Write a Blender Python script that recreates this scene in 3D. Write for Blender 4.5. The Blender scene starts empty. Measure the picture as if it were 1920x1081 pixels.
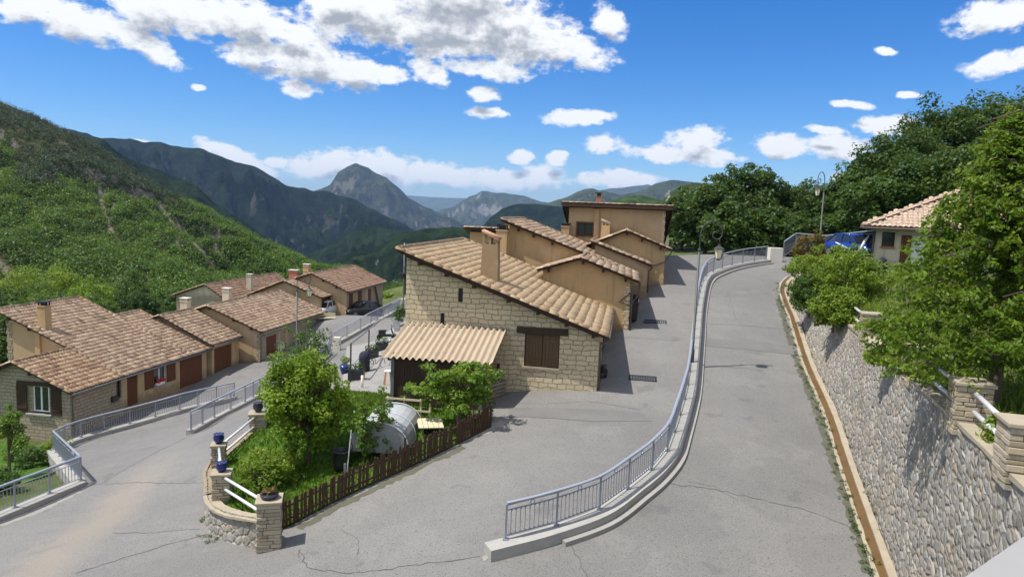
import bpy, bmesh, math, random
import numpy as np
from mathutils import Vector, Matrix
from mathutils.geometry import tessellate_polygon, delaunay_2d_cdt
random.seed(7); RS = np.random.RandomState(11)
S = bpy.context.scene; COL = S.collection
R = math.radians

# ------------------------------------------------------------------ survey helpers (camera station at the origin, metres)
F = 1330.; PITCH = R(6.22); ROLL = R(2.2)
cp, sp, cr, sr = math.cos(PITCH), math.sin(PITCH), math.cos(ROLL), math.sin(ROLL)
def ray(u, v):
    x = (u-960)/F; y = (v-540.5)/F
    xr = x*cr+y*sr; yr = -x*sr+y*cr
    return np.array([xr, cp-yr*sp, -sp-yr*cp])
def P(u, v, Y): r = ray(u, v); return r*(Y/r[1])
def PZ(u, v, z): r = ray(u, v); return r*(z/r[2])
A = R(9.2)                                     # bearing shared by all the houses of the hamlet
RV = np.array([math.cos(A), -math.sin(A), 0]); FV = np.array([math.sin(A), math.cos(A), 0])
def plane(px, ref, n): d = ray(*px); return d*((ref@n)/(d@n))

# ------------------------------------------------------------------ object helpers
def tag(o, label=None, cat=None, group=None, kind=None):
    if label: o['label'] = label
    if cat: o['category'] = cat
    if group: o['group'] = group
    if kind: o['kind'] = kind
    return o
def thing(name, label, cat, loc=(0, 0, 0), rz=0, group=None):
    o = bpy.data.objects.new(name, None); COL.objects.link(o)
    o.location = [float(c) for c in loc]; o.rotation_euler = (0, 0, rz); o.empty_display_size = .2
    return tag(o, label, cat, group)
def link(name, me, mat, parent=None):
    o = bpy.data.objects.new(name, me); COL.objects.link(o)
    if mat: me.materials.append(mat)
    if parent: o.parent = parent
    return o
class MB:
    def __init__(s): s.v = []; s.f = []; s.uv = {}
    def face(s, pts, uv=None):
        b = len(s.v); s.v += [tuple(float(c) for c in p) for p in pts]
        s.f.append(tuple(range(b, b+len(pts))))
        if uv: s.uv[len(s.f)-1] = uv
    def box(s, c, d, rz=0, ry=0):
        m = Matrix.Rotation(rz, 3, 'Z') @ Matrix.Rotation(ry, 3, 'Y'); c = Vector([float(q) for q in c])
        p = [c+m @ Vector((x*d[0]/2, y*d[1]/2, z*d[2]/2)) for x in (-1, 1) for y in (-1, 1) for z in (-1, 1)]
        for q in ((0, 1, 3, 2), (4, 6, 7, 5), (0, 4, 5, 1), (2, 3, 7, 6), (0, 2, 6, 4), (1, 5, 7, 3)): s.face([p[i] for i in q])
    def beam(s, a, b, w, h, up=(0, 0, 1)):
        a = Vector([float(q) for q in a]); b = Vector([float(q) for q in b]); d = (b-a).normalized()
        x = d.cross(Vector(up)).normalized(); y = x.cross(d)
        p = [q+x*i*w/2+y*j*h/2 for q in (a, b) for i, j in ((-1, -1), (1, -1), (1, 1), (-1, 1))]
        for q in ((3, 2, 1, 0), (4, 5, 6, 7), (0, 1, 5, 4), (1, 2, 6, 5), (2, 3, 7, 6), (3, 0, 4, 7)): s.face([p[i] for i in q])
    def tube(s, pts, rad, n=8, cap=True):
        pts = [Vector([float(q) for q in p]) for p in pts]
        if not hasattr(rad, '__len__'): rad = [rad]*len(pts)
        b = len(s.v); ref = None
        for i, p in enumerate(pts):
            d = (pts[min(i+1, len(pts)-1)]-pts[max(i-1, 0)]).normalized()
            if ref is None: ref = d.orthogonal().normalized()
            ref = (ref-d*ref.dot(d)).normalized(); o = d.cross(ref)
            for k in range(n):
                t = 2*math.pi*k/n; s.v.append(tuple(p+(ref*math.cos(t)+o*math.sin(t))*rad[i]))
        for i in range(len(pts)-1):
            for k in range(n):
                s.f.append((b+i*n+k, b+i*n+(k+1) % n, b+(i+1)*n+(k+1) % n, b+(i+1)*n+k))
        if cap:
            s.f.append(tuple(b+k for k in range(n))[::-1]); s.f.append(tuple(b+(len(pts)-1)*n+k for k in range(n)))
    def lathe(s, c, prof, n=16):
        b = len(s.v)
        for r_, z in prof:
            for k in range(n):
                t = 2*math.pi*k/n; s.v.append((c[0]+r_*math.cos(t), c[1]+r_*math.sin(t), c[2]+z))
        for i in range(len(prof)-1):
            for k in range(n): s.f.append((b+i*n+k, b+i*n+(k+1) % n, b+(i+1)*n+(k+1) % n, b+(i+1)*n+k))
        s.f.append(tuple(b+k for k in range(n))[::-1]); s.f.append(tuple(b+(len(prof)-1)*n+k for k in range(n)))
    def panel(s, p0, ax, outer, holes=(), rev=.16):
        p0 = Vector(p0); ax = Vector(ax); nrm = ax.cross(Vector((0, 0, 1)))
        loops = [list(outer)]+[[(a, c), (a, d), (b, d), (b, c)] for a, b, c, d in holes]
        flat = [q for l in loops for q in l]
        tri = tessellate_polygon([[Vector((q[0], q[1], 0)) for q in l] for l in loops])
        pt = lambda q, dep=0: p0+ax*q[0]+Vector((0, 0, q[1]))-nrm*dep
        for t in tri:
            q = [flat[i] for i in t]
            ar = (q[1][0]-q[0][0])*(q[2][1]-q[0][1])-(q[2][0]-q[0][0])*(q[1][1]-q[0][1])
            if ar < 0: q = q[::-1]
            s.face([pt(k) for k in q], [k for k in q])
        for l in loops[1:]:
            for i in range(4):
                a, b = l[i], l[(i+1) % 4]
                s.face([pt(a), pt(b), pt(b, rev), pt(a, rev)], [(0, 0), (1, 0), (1, rev), (0, rev)])
    def build(s, name, mat, parent=None, smooth=False, bevel=0):
        me = bpy.data.meshes.new(name); me.from_pydata(s.v, [], s.f)
        ul = me.uv_layers.new(name='UVMap')
        co = s.v
        for p in me.polygons:
            u = s.uv.get(p.index)
            if u is None:
                n = p.normal; ax = max(range(3), key=lambda i: abs(n[i]))
                i, j = ((1, 2), (0, 2), (0, 1))[ax]
                u = [(co[k][i], co[k][j]) for k in p.vertices]
            for li, q in zip(p.loop_indices, u): ul.data[li].uv = q
        if smooth: me.polygons.foreach_set('use_smooth', [True]*len(me.polygons))
        o = link(name, me, mat, parent)
        if bevel:
            bm = bmesh.new(); bm.from_mesh(me); bmesh.ops.remove_doubles(bm, verts=bm.verts, dist=1e-5)
            bmesh.ops.bevel(bm, geom=bm.edges[:], offset=bevel, segments=2, affect='EDGES', profile=.6, clamp_overlap=True)
            bm.to_mesh(me); bm.free()
        return o
def np_mesh(name, V, Q, mat, parent=None, attrs=None, smooth=False):
    V = np.asarray(V, np.float32); Q = np.asarray(Q, np.int32); k = Q.shape[1]
    me = bpy.data.meshes.new(name); me.vertices.add(len(V)); me.vertices.foreach_set('co', V.ravel())
    me.loops.add(Q.size); me.loops.foreach_set('vertex_index', Q.ravel())
    me.polygons.add(len(Q)); me.polygons.foreach_set('loop_start', np.arange(0, Q.size, k, dtype=np.int32))
    if smooth: me.polygons.foreach_set('use_smooth', np.ones(len(Q), bool))
    me.update(calc_edges=True)
    for n, (dom, arr) in (attrs or {}).items():
        a = me.attributes.new(n, 'FLOAT', dom); a.data.foreach_set('value', np.asarray(arr, np.float32))
    return link(name, me, mat, parent)
def children(o): return [c for c in bpy.data.objects if c.parent == o]
def copy_tree(o, parent=None):
    c = o.copy(); COL.objects.link(c); c.parent = parent
    for ch in children(o): copy_tree(ch, c)
    return c

# ------------------------------------------------------------------ materials
def mat(name):
    m = bpy.data.materials.new(name); m.use_nodes = True
    n = m.node_tree.nodes; b = n['Principled BSDF']; return m, m.node_tree, b
def N(t, typ, **kw):
    n = t.nodes.new(typ)
    for k, v in kw.items():
        if k.startswith('i_'): n.inputs[int(k[2:]) if k[2:].isdigit() else k[2:].replace('_', ' ')].default_value = v
        else: setattr(n, k, v)
    return n
def L(t, a, b): t.links.new(a, b)
def ramp(t, fac, stops):
    r = N(t, 'ShaderNodeValToRGB'); e = r.color_ramp.elements
    while len(e) < len(stops): e.new(.5)
    for x, (p, c) in zip(e, stops): x.position = p; x.color = (*c, 1)
    L(t, fac, r.inputs[0]); return r.outputs[0]
def mixc(t, fac, a, b, mode='MIX'):
    m = N(t, 'ShaderNodeMix', data_type='RGBA', blend_type=mode)
    for s, v in ((m.inputs[0], fac), (m.inputs[6], a), (m.inputs[7], b)):
        if isinstance(v, (int, float)): s.default_value = v
        elif isinstance(v, tuple): s.default_value = (*v, 1)
        else: L(t, v, s)
    return m.outputs[2]
def noise(t, vec, scale, detail=4, rough=.6, out=0, dist=0):
    n = N(t, 'ShaderNodeTexNoise'); n.inputs['Scale'].default_value = scale; n.inputs['Detail'].default_value = detail
    n.inputs['Roughness'].default_value = rough; n.inputs['Distortion'].default_value = dist
    if vec is not None: L(t, vec, n.inputs['Vector'])
    return n.outputs[out]
def mth(t, op, a, b=None, c=None, clamp=False):
    n = N(t, 'ShaderNodeMath', operation=op, use_clamp=clamp)
    for s, v in zip(n.inputs, (a, b, c)):
        if v is None: continue
        if isinstance(v, (int, float)): s.default_value = v
        else: L(t, v, s)
    return n.outputs[0]
def bump(t, b, h, strength=.5, dist=.02):
    n = N(t, 'ShaderNodeBump'); n.inputs['Strength'].default_value = strength; n.inputs['Distance'].default_value = dist
    L(t, h, n.inputs['Height']); L(t, n.outputs[0], b.inputs['Normal'])
def geo_pos(t): return N(t, 'ShaderNodeNewGeometry').outputs['Position']
def objco(t): return N(t, 'ShaderNodeTexCoord').outputs['Object']
def uvco(t): return N(t, 'ShaderNodeTexCoord').outputs['UV']

def simple(name, col, rough=.6, metal=0, var=.15, scale=6, bmp=0, spec=.5):
    m, t, b = mat(name); v = objco(t); nz = noise(t, v, scale, 5)
    L(t, mixc(t, nz, tuple(c*(1-var) for c in col), tuple(min(1, c*(1+var)) for c in col)), b.inputs['Base Color'])
    b.inputs['Roughness'].default_value = rough; b.inputs['Metallic'].default_value = metal
    b.inputs['Specular IOR Level'].default_value = spec
    if bmp: bump(t, b, noise(t, v, scale*8, 4), bmp, .01)
    return m
def m_stone(name, c1, c2, mortar, bw=.42, rh=.22, dist=.07, lichen=(.35, .3, .24)):
    m, t, b = mat(name); uv = uvco(t)
    nz = noise(t, uv, 2.1, 3, .6, 1); sub = N(t, 'ShaderNodeVectorMath', operation='SUBTRACT'); L(t, nz, sub.inputs[0]); sub.inputs[1].default_value = (.5, .5, .5)
    sc = N(t, 'ShaderNodeVectorMath', operation='SCALE'); L(t, sub.outputs[0], sc.inputs[0]); sc.inputs['Scale'].default_value = dist*3
    ad = N(t, 'ShaderNodeVectorMath', operation='ADD'); L(t, uv, ad.inputs[0]); L(t, sc.outputs[0], ad.inputs[1])
    br = N(t, 'ShaderNodeTexBrick', offset=.47, squash=1.35, squash_frequency=3); L(t, ad.outputs[0], br.inputs['Vector'])
    br.inputs['Scale'].default_value = 1; br.inputs['Brick Width'].default_value = bw; br.inputs['Row Height'].default_value = rh
    br.inputs['Mortar Size'].default_value = .016; br.inputs['Mortar Smooth'].default_value = .35; br.inputs['Bias'].default_value = 0
    br.inputs['Color1'].default_value = (*c1, 1); br.inputs['Color2'].default_value = (*c2, 1); br.inputs['Mortar'].default_value = (*mortar, 1)
    n2 = noise(t, uv, 9, 6, .65); n3 = noise(t, uv, .7, 4)
    c = mixc(t, mth(t, 'MULTIPLY', n2, .9), br.outputs[0], mixc(t, .55, br.outputs[0], tuple(x*.72 for x in c2)))
    c = mixc(t, mth(t, 'MULTIPLY', ramp_f(t, n3, .5, .75), .55), c, mixc(t, .6, c, lichen))
    L(t, c, b.inputs['Base Color']); b.inputs['Roughness'].default_value = .9; b.inputs['Specular IOR Level'].default_value = .2
    inv = mth(t, 'SUBTRACT', 1., br.outputs['Fac']); h = mth(t, 'ADD', inv, mth(t, 'MULTIPLY', n2, .5))
    bump(t, b, h, .9, .03); return m
def ramp_f(t, fac, a, b_):
    n = N(t, 'ShaderNodeMapRange', interpolation_type='SMOOTHSTEP'); n.inputs[1].default_value = a; n.inputs[2].default_value = b_
    L(t, fac, n.inputs[0]); return n.outputs[0]
def m_pier():
    m, t, b = mat('pier_stone'); g = N(t, 'ShaderNodeNewGeometry'); v = objco(t)
    c = ramp(t, g.outputs['Random Per Island'], [(0, (.30, .25, .18)), (.3, (.42, .36, .27)), (.65, (.50, .43, .32)), (.85, (.44, .34, .22)), (1, (.36, .34, .30))])
    n = noise(t, v, 14, 6, .7); c = mixc(t, mth(t, 'MULTIPLY', n, .6), c, mixc(t, .5, c, (.16, .13, .095))); L(t, c, b.inputs['Base Color']); b.inputs['Roughness'].default_value = .92; b.inputs['Specular IOR Level'].default_value = .15
    bump(t, b, n, .7, .02); return m
def m_stucco(name, col):
    m, t, b = mat(name); v = objco(t); n1 = noise(t, v, 1.1, 5, .65)
    c = mixc(t, n1, tuple(q*.80 for q in col), tuple(q*1.16 for q in col))
    mp = N(t, 'ShaderNodeMapping'); mp.inputs['Scale'].default_value = (3.2, 3.2, .28); L(t, v, mp.inputs[0]); st = noise(t, mp.outputs[0], 1, 6, .7)
    c = mixc(t, mth(t, 'MULTIPLY', ramp_f(t, st, .50, .74), .55), c, tuple(q*.50 for q in col)); c = mixc(t, mth(t, 'MULTIPLY', ramp_f(t, noise(t, v, .7, 5, .6), .55, .68), .4), c, (.50, .42, .30))
    sz = N(t, 'ShaderNodeSeparateXYZ'); L(t, v, sz.inputs[0]); f = mth(t, 'ADD', sz.outputs[2], mth(t, 'MULTIPLY', mth(t, 'SUBTRACT', noise(t, v, 2.4, 5, .7), .5), 1.8))
    c = mixc(t, mth(t, 'MULTIPLY', ramp_f(t, f, .75, .05), .6), c, (.17, .135, .095))
    L(t, c, b.inputs['Base Color']); b.inputs['Roughness'].default_value = .92; b.inputs['Specular IOR Level'].default_value = .15
    bump(t, b, noise(t, v, 22, 5, .7), .45, .015); return m
def m_tiles(name, cols):
    m, t, b = mat(name); g = N(t, 'ShaderNodeNewGeometry'); at = N(t, 'ShaderNodeAttribute', attribute_name='rnd')
    v = objco(t); n2 = noise(t, v, 5, 5, .7); n1 = noise(t, v, .6, 3)
    f = mth(t, 'ADD', mth(t, 'MULTIPLY', at.outputs['Fac'], .8), mth(t, 'MULTIPLY', mth(t, 'SUBTRACT', n1, .4), .6), clamp=True)
    c = ramp(t, f, [(i/(len(cols)-1), q) for i, q in enumerate(cols)])
    c = mixc(t, mth(t, 'MULTIPLY', ramp_f(t, n2, .48, .7), .55), c, (.11, .085, .065))
    c = mixc(t, mth(t, 'MULTIPLY', ramp_f(t, noise(t, v, 11, 3), .6, .72), .4), c, (.55, .47, .36))
    L(t, c, b.inputs['Base Color']); b.inputs['Roughness'].default_value = .85; b.inputs['Specular IOR Level'].default_value = .25
    bump(t, b, noise(t, v, 40, 4), .3, .01); return m
def m_asphalt():
    m, t, b = mat('asphalt'); v = geo_pos(t)
    n1 = noise(t, v, .16, 5, .62); n2 = noise(t, v, 1.3, 6, .7); n3 = noise(t, v, 26, 2, .7); n4 = noise(t, v, 75, 2, .6)
    c = ramp(t, n1, [(.3, (.150, .146, .138)), (.55, (.192, .186, .175)), (.75, (.218, .211, .198))])
    c = mixc(t, mth(t, 'MULTIPLY', ramp_f(t, n2, .45, .75), .4), c, (.135, .135, .135))
    n5 = noise(t, v, .42, 4, .55)
    c = mixc(t, mth(t, 'MULTIPLY', ramp_f(t, n5, .56, .60), .30), c, (.235, .228, .215)); c = mixc(t, mth(t, 'MULTIPLY', ramp_f(t, noise(t, v, .9, 3, .5), .64, .70), .4), c, (.10, .098, .095))
    c = mixc(t, mth(t, 'MULTIPLY', ramp_f(t, n3, .62, .72), .75), c, (.30, .29, .275))
    c = mixc(t, ramp_f(t, n3, .44, .34), c, (.085, .085, .086))
    c = mixc(t, mth(t, 'MULTIPLY', ramp_f(t, n4, .5, .7), .35), c, (.33, .32, .31))
    # dust track carried out of the yard: a pale buff strip across the lower road
    sx = N(t, 'ShaderNodeSeparateXYZ'); L(t, v, sx.inputs[0])
    lx = mth(t, 'ADD', mth(t, 'MULTIPLY', mth(t, 'SUBTRACT', sx.outputs[1], 18.), .19), mth(t, 'ADD', sx.outputs[0], 12.5))
    lx = mth(t, 'ABSOLUTE', mth(t, 'ADD', lx, mth(t, 'MULTIPLY', mth(t, 'SUBTRACT', noise(t, v, .5, 5), .5), 1.4)))
    d = mth(t, 'MULTIPLY', ramp_f(t, lx, 1.5, .1), ramp_f(t, sx.outputs[1], 32., 24.))
    d = mth(t, 'MULTIPLY', d, mth(t, 'ADD', .35, mth(t, 'MULTIPLY', n2, .9)), clamp=True)
    c = mixc(t, mth(t, 'MULTIPLY', d, .5), c, (.34, .28, .215))
    L(t, c, b.inputs['Base Color']); b.inputs['Roughness'].default_value = .88; b.inputs['Specular IOR Level'].default_value = .25
    bump(t, b, mth(t, 'ADD', n3, mth(t, 'MULTIPLY', n4, .5)), .55, .02); return m
def m_leaf(name, dark, mid, light, trans=.35, clump=.9):
    m, t, b = mat(name); at = N(t, 'ShaderNodeAttribute', attribute_name='rnd'); v = geo_pos(t)
    f = mth(t, 'ADD', mth(t, 'MULTIPLY', at.outputs['Fac'], .55), mth(t, 'MULTIPLY', noise(t, v, clump, 3), .5), clamp=True)
    c = ramp(t, f, [(.18, dark), (.5, mid), (.85, light)])
    t.nodes.remove(b); o = t.nodes['Material Output']
    d = N(t, 'ShaderNodeBsdfPrincipled'); L(t, c, d.inputs['Base Color']); d.inputs['Roughness'].default_value = .5; d.inputs['Specular IOR Level'].default_value = .3
    tr = N(t, 'ShaderNodeBsdfTranslucent'); L(t, mixc(t, .5, c, (.30, .36, .03), 'MIX'), tr.inputs[0])
    mx = N(t, 'ShaderNodeMixShader'); mx.inputs[0].default_value = trans; L(t, d.outputs[0], mx.inputs[1]); L(t, tr.outputs[0], mx.inputs[2])
    L(t, mx.outputs[0], o.inputs[0]); return m
def m_grass(name, a, b_, c_):
    m, t, b = mat(name); v = geo_pos(t)
    f = mth(t, 'ADD', mth(t, 'MULTIPLY', noise(t, v, 1.1, 5), .6), mth(t, 'MULTIPLY', noise(t, v, 18, 4, .7), .45))
    L(t, ramp(t, f, [(.3, a), (.52, b_), (.72, c_)]), b.inputs['Base Color']); b.inputs['Roughness'].default_value = .9
    b.inputs['Specular IOR Level'].default_value = .15
    bump(t, b, noise(t, v, 30, 4, .7), .9, .06); return m
def m_rubble():
    m, t, b = mat('rubble_stone'); v = uvco(t)
    ds = noise(t, v, 3, 3, .6, 1); sub = N(t, 'ShaderNodeVectorMath', operation='MULTIPLY_ADD'); L(t, ds, sub.inputs[0]); sub.inputs[1].default_value = (.16, .16, 0); L(t, v, sub.inputs[2])
    mp = N(t, 'ShaderNodeMapping'); mp.inputs['Scale'].default_value = (4.3, 4.4, 1); L(t, sub.outputs[0], mp.inputs[0])
    vo = N(t, 'ShaderNodeTexVoronoi', voronoi_dimensions='2D', feature='DISTANCE_TO_EDGE'); vo.inputs['Scale'].default_value = 1; L(t, mp.outputs[0], vo.inputs['Vector'])
    vc = N(t, 'ShaderNodeTexVoronoi', voronoi_dimensions='2D', feature='F1'); vc.inputs['Scale'].default_value = 1; L(t, mp.outputs[0], vc.inputs['Vector'])
    sh = N(t, 'ShaderNodeSeparateColor'); L(t, vc.outputs['Color'], sh.inputs[0])
    stone = ramp(t, sh.outputs[0], [(0, (.20, .19, .172)), (.35, (.29, .276, .25)), (.7, (.345, .328, .295)), (.86, (.34, .285, .215)), (1, (.44, .425, .39))])
    n2 = noise(t, v, 22, 6, .7); stone = mixc(t, mth(t, 'MULTIPLY', n2, .7), stone, mixc(t, .5, stone, (.15, .14, .12)))
    big = ramp_f(t, noise(t, v, .55, 4), .5, .68); stone = mixc(t, mth(t, 'MULTIPLY', big, .35), stone, (.34, .27, .19))
    e = ramp_f(t, vo.outputs[0], .01, .075)
    L(t, mixc(t, e, (.25, .215, .165), stone), b.inputs['Base Color']); b.inputs['Roughness'].default_value = .92; b.inputs['Specular IOR Level'].default_value = .2
    h = mth(t, 'ADD', mth(t, 'MULTIPLY', ramp_f(t, vo.outputs[0], .0, .3), mth(t, 'ADD', .45, mth(t, 'MULTIPLY', sh.outputs[1], .75))), mth(t, 'MULTIPLY', n2, .22))
    dn = N(t, 'ShaderNodeDisplacement'); dn.inputs['Scale'].default_value = .038; dn.inputs['Midlevel'].default_value = .4
    L(t, h, dn.inputs['Height']); L(t, dn.outputs[0], t.nodes['Material Output'].inputs['Displacement']); m.displacement_method = 'BOTH'
    return m
def m_wood(name, a, b_, axis_scale=(14, 14, .8)):
    m, t, b = mat(name); mp = N(t, 'ShaderNodeMapping'); mp.inputs['Scale'].default_value = axis_scale; L(t, objco(t), mp.inputs[0])
    n = noise(t, mp.outputs[0], 1, 5, .65); L(t, mixc(t, n, a, b_), b.inputs['Base Color']); b.inputs['Roughness'].default_value = .75
    b.inputs['Specular IOR Level'].default_value = .3; bump(t, b, n, .4, .01); return m
def m_mountain(name, forest1, forest2, rock, rock_amt, fs=.02, rs=.004):
    m, t, b = mat(name); v = geo_pos(t); g = N(t, 'ShaderNodeNewGeometry')
    sx = N(t, 'ShaderNodeSeparateXYZ'); L(t, g.outputs['Normal'], sx.inputs[0])
    c = mixc(t, ramp_f(t, noise(t, v, fs, 8, .75), .38, .62), forest1, forest2)
    rn = noise(t, v, rs, 8, .72, dist=.6); rf = mth(t, 'ADD', rn, mth(t, 'MULTIPLY', mth(t, 'SUBTRACT', .72, sx.outputs[2]), .5))
    rk = mixc(t, noise(t, v, rs*6, 6, .7), tuple(x*.55 for x in rock), rock)
    c = mixc(t, ramp_f(t, rf, .62-rock_amt, .70-rock_amt), c, rk)
    L(t, c, b.inputs['Base Color']); b.inputs['Roughness'].default_value = 1; b.inputs['Specular IOR Level'].default_value = 0
    bump(t, b, noise(t, v, fs*1.5, 6, .75), 1, 1/fs*.35); return m
def m_glass(name='window_glass', col=(.02, .025, .03)):
    m, t, b = mat(name); b.inputs['Base Color'].default_value = (*col, 1); b.inputs['Roughness'].default_value = .06; b.inputs['Specular IOR Level'].default_value = .8; return m

M = dict(
    asphalt=m_asphalt(), crack_and_shadow=simple('tar_crack_and_shadow', (.085, .083, .08), .9), concrete=simple('concrete', (.30, .29, .27), .9, var=.22, scale=2.2, bmp=.4, spec=.2),
    kerb=simple('kerb_concrete', (.35, .34, .315), .9, var=.26, scale=2.5, bmp=.35, spec=.2), yard=simple('yard_concrete', (.27, .26, .245), .9, var=.25, scale=.9, bmp=.3, spec=.2),
    stone1=m_stone('cream_stone', (.70, .585, .39), (.58, .475, .31), (.27, .21, .14), .37, .205, dist=.085), stone2=m_stone('beige_stone', (.43, .365, .26), (.36, .30, .215), (.17, .14, .105), .36, .2),
    stone3=m_stone('ledge_stone', (.54, .44, .31), (.42, .33, .225), (.12, .10, .075), .5, .075, .03),
    stucco=m_stucco('ochre_render', (.50, .345, .18)), stucco2=m_stucco('tan_render', (.48, .345, .20)),
    cream=m_stucco('cream_render', (.58, .51, .385)), pierc=simple('pale_render', (.66, .62, .54), .9, var=.1, scale=3, bmp=.2, spec=.2),
    tile1=m_tiles('sandy_tiles', [(.36, .24, .135), (.45, .32, .185), (.49, .355, .215), (.53, .395, .25)]),
    tile2=m_tiles('weathered_tiles', [(.18, .115, .08), (.35, .24, .155), (.52, .395, .27), (.29, .20, .14), (.43, .30, .20), (.60, .49, .36)]),
    tile3=m_tiles('orange_tiles', [(.22, .13, .085), (.38, .24, .145), (.46, .315, .20), (.53, .40, .26)]),
    tile4=m_tiles('brown_tiles', [(.19, .11, .075), (.33, .20, .135), (.42, .28, .19), (.26, .16, .115)]),
    tile5=m_tiles('pink_tiles', [(.36, .26, .19), (.46, .345, .255), (.52, .40, .30), (.42, .32, .24)]),
    mortar=simple('ridge_mortar', (.45, .36, .26), .9), darkwood=m_wood('dark_wood', (.030, .018, .011), (.075, .045, .028)), redwood=m_wood('red_brown_wood', (.085, .030, .013), (.17, .065, .028)),
    fence=m_wood('fence_wood', (.035, .018, .012), (.085, .045, .028)), shutter=m_wood('shutter_wood', (.075, .045, .023), (.165, .105, .057)), greywood=m_wood('grey_wood', (.17, .14, .11), (.34, .29, .23)),
    orangewood=m_wood('orange_wood', (.35, .14, .05), (.5, .22, .08)), plank=m_wood('pale_plank', (.50, .44, .28), (.66, .60, .42)),
    steel=simple('galvanised_grey', (.27, .29, .345), .42, .35, var=.06, scale=3), steelcap=simple('handrail_grey', (.37, .41, .48), .38, .3, var=.05, scale=3),
    pipe=simple('white_pipe', (.70, .72, .74), .35, .1, var=.06), white=simple('white_paint', (.78, .78, .77), .5, var=.05), lamp=simple('lamp_grey', (.06, .07, .068), .5, .3), lampglass=simple('lantern_glass', (.80, .74, .48), .25, var=.08),
    iron=simple('black_iron', (.03, .032, .035), .5, .3), gutter=simple('brown_gutter', (.10, .075, .06), .5), zinc=simple('grey_zinc', (.20, .21, .22), .45, .5),
    glass=m_glass(), curtain=simple('pale_curtain', (.55, .55, .53), .8), plasticw=simple('tarp_white', (.42, .44, .46), .45, var=.12, scale=2), plasticg=simple('tarp_grey', (.26, .26, .25), .5, var=.3, scale=5),
    black=simple('black_plastic', (.018, .018, .02), .4), blue=simple('blue_glaze', (.012, .025, .14), .15, var=.2), pot=simple('dark_pot', (.03, .03, .05), .4), soil=simple('soil', (.06, .045, .03), .95),
    algae=simple('ochre_algae', (.135, .078, .027), .45, var=.35, scale=1.5), kerbstone=simple('kerb_stone', (.36, .31, .23), .9, var=.25, scale=2.5, bmp=.5, spec=.2),
    carblack=simple('black_car_paint', (.012, .014, .018), .12, var=.05), carblue=simple('blue_car_paint', (.015, .045, .27), .15, var=.05), carwhite=simple('silver_car_paint', (.55, .57, .6), .2, var=.05), tyre=simple('tyre_rubber', (.02, .02, .02), .8),
    flower=simple('red_flowers', (.55, .03, .03), .6), cloth=simple('navy_cloth', (.02, .022, .04), .9), brick=simple('brick_red', (.35, .14, .08), .9), corrug=m_stucco('fibre_sheet', (.43, .345, .25)),
    patch=simple('tar_patch', (.15, .146, .138), .9, var=.25, scale=1.2, bmp=.3), moss=simple('mossy_grit', (.095, .092, .062), .95, var=.4, scale=3), chim=m_stucco('brown_render', (.33, .235, .135)), pierst=m_pier(), gravel=simple('gravel', (.27, .258, .235), .95, var=.35, scale=9), shard=simple('terracotta_edge', (.46, .26, .17), .85), rubble=m_rubble(), lawn=m_grass('lawn', (.035, .075, .010), (.065, .14, .014), (.12, .21, .03)), rough=m_grass('rough_grass', (.045, .065, .018), (.09, .12, .035), (.20, .18, .09)),
    bark=m_wood('bark', (.06, .045, .032), (.15, .115, .08)), coping=simple('white_coping', (.30, .295, .285), .85, var=.22, scale=1.5, bmp=.1), dish=simple('dish_white', (.6, .6, .6), .5),
    lf_apple=m_leaf('apple_leaf', (.06, .125, .010), (.16, .27, .018), (.30, .41, .035), .45), lf_walnut=m_leaf('walnut_leaf', (.06, .14, .016), (.14, .25, .028), (.27, .37, .05), .45),
    lf_cherry=m_leaf('cherry_leaf', (.045, .105, .010), (.11, .20, .018), (.235, .335, .035), .45), lf_dark=m_leaf('oak_leaf', (.016, .042, .008), (.034, .078, .012), (.075, .135, .018), .25, .35),  # oak green is darkened to paint in the wood's partial shade
    lf_mid=m_leaf('ash_leaf', (.022, .055, .010), (.045, .10, .016), (.085, .155, .025), .3, .35), lf_bush=m_leaf('bush_leaf', (.075, .14, .014), (.16, .25, .022), (.27, .36, .04), .45), lf_bright=m_leaf('fresh_leaf', (.05, .11, .010), (.10, .19, .016), (.17, .27, .03)),
    lf_red=m_leaf('red_tip_leaf', (.05, .07, .02), (.12, .10, .025), (.28, .10, .04)), lf_forest=m_leaf('forest_leaf', (.012, .032, .005), (.058, .125, .009), (.18, .30, .02), .3, .02), lf_pine=m_leaf('pine_leaf', (.012, .028, .010), (.022, .045, .014), (.05, .08, .02), .1, .02),
    needle=m_leaf('cedar_leaf', (.05, .07, .05), (.10, .13, .10), (.2, .23, .19), .1),
)

# ------------------------------------------------------------------ land heights
def tps(pts):
    X = np.array([p[:2] for p in pts], float); z = np.array([p[2] for p in pts], float); n = len(X)
    def K(a, b):
        d = np.sqrt(((a[:, None, :]-b[None, :, :])**2).sum(-1))+1e-9; return d*d*np.log(d)
    k = K(X, X)+np.eye(n)*2.0; Pm = np.c_[np.ones(n), X]
    Am = np.block([[k, Pm], [Pm.T, np.zeros((3, 3))]]); w = np.linalg.solve(Am, np.r_[z, 0, 0, 0])
    def f(x, y):
        q = np.c_[np.ravel(x), np.ravel(y)].astype(float)
        return (K(q, X)@w[:n]+np.c_[np.ones(len(q)), q]@w[n:]).reshape(np.shape(x))
    return f
def slope(Y): return -8.7+.16*(Y-17.6)
road_pts = [(x, Y, slope(Y)) for Y, xs in ((10, (2, 8)), (14, (0, 5, 9)), (18, (0.3, 5, 10)), (22, (1, 6, 11)), (26, (4, 8, 12)), (30, (5, 9, 13)), (35, (6, 10, 14.5)), (40, (8, 12, 16)), (46, (10, 14, 18)), (51, (12, 16, 20))) for x in xs]
road_pts += [(20, 56, -2.95), (14, 57, -3.0), (17, 62, -3.1), (9, 54, -3.3), (24, 54, -2.9), (24, 60, -2.9)]
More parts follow.
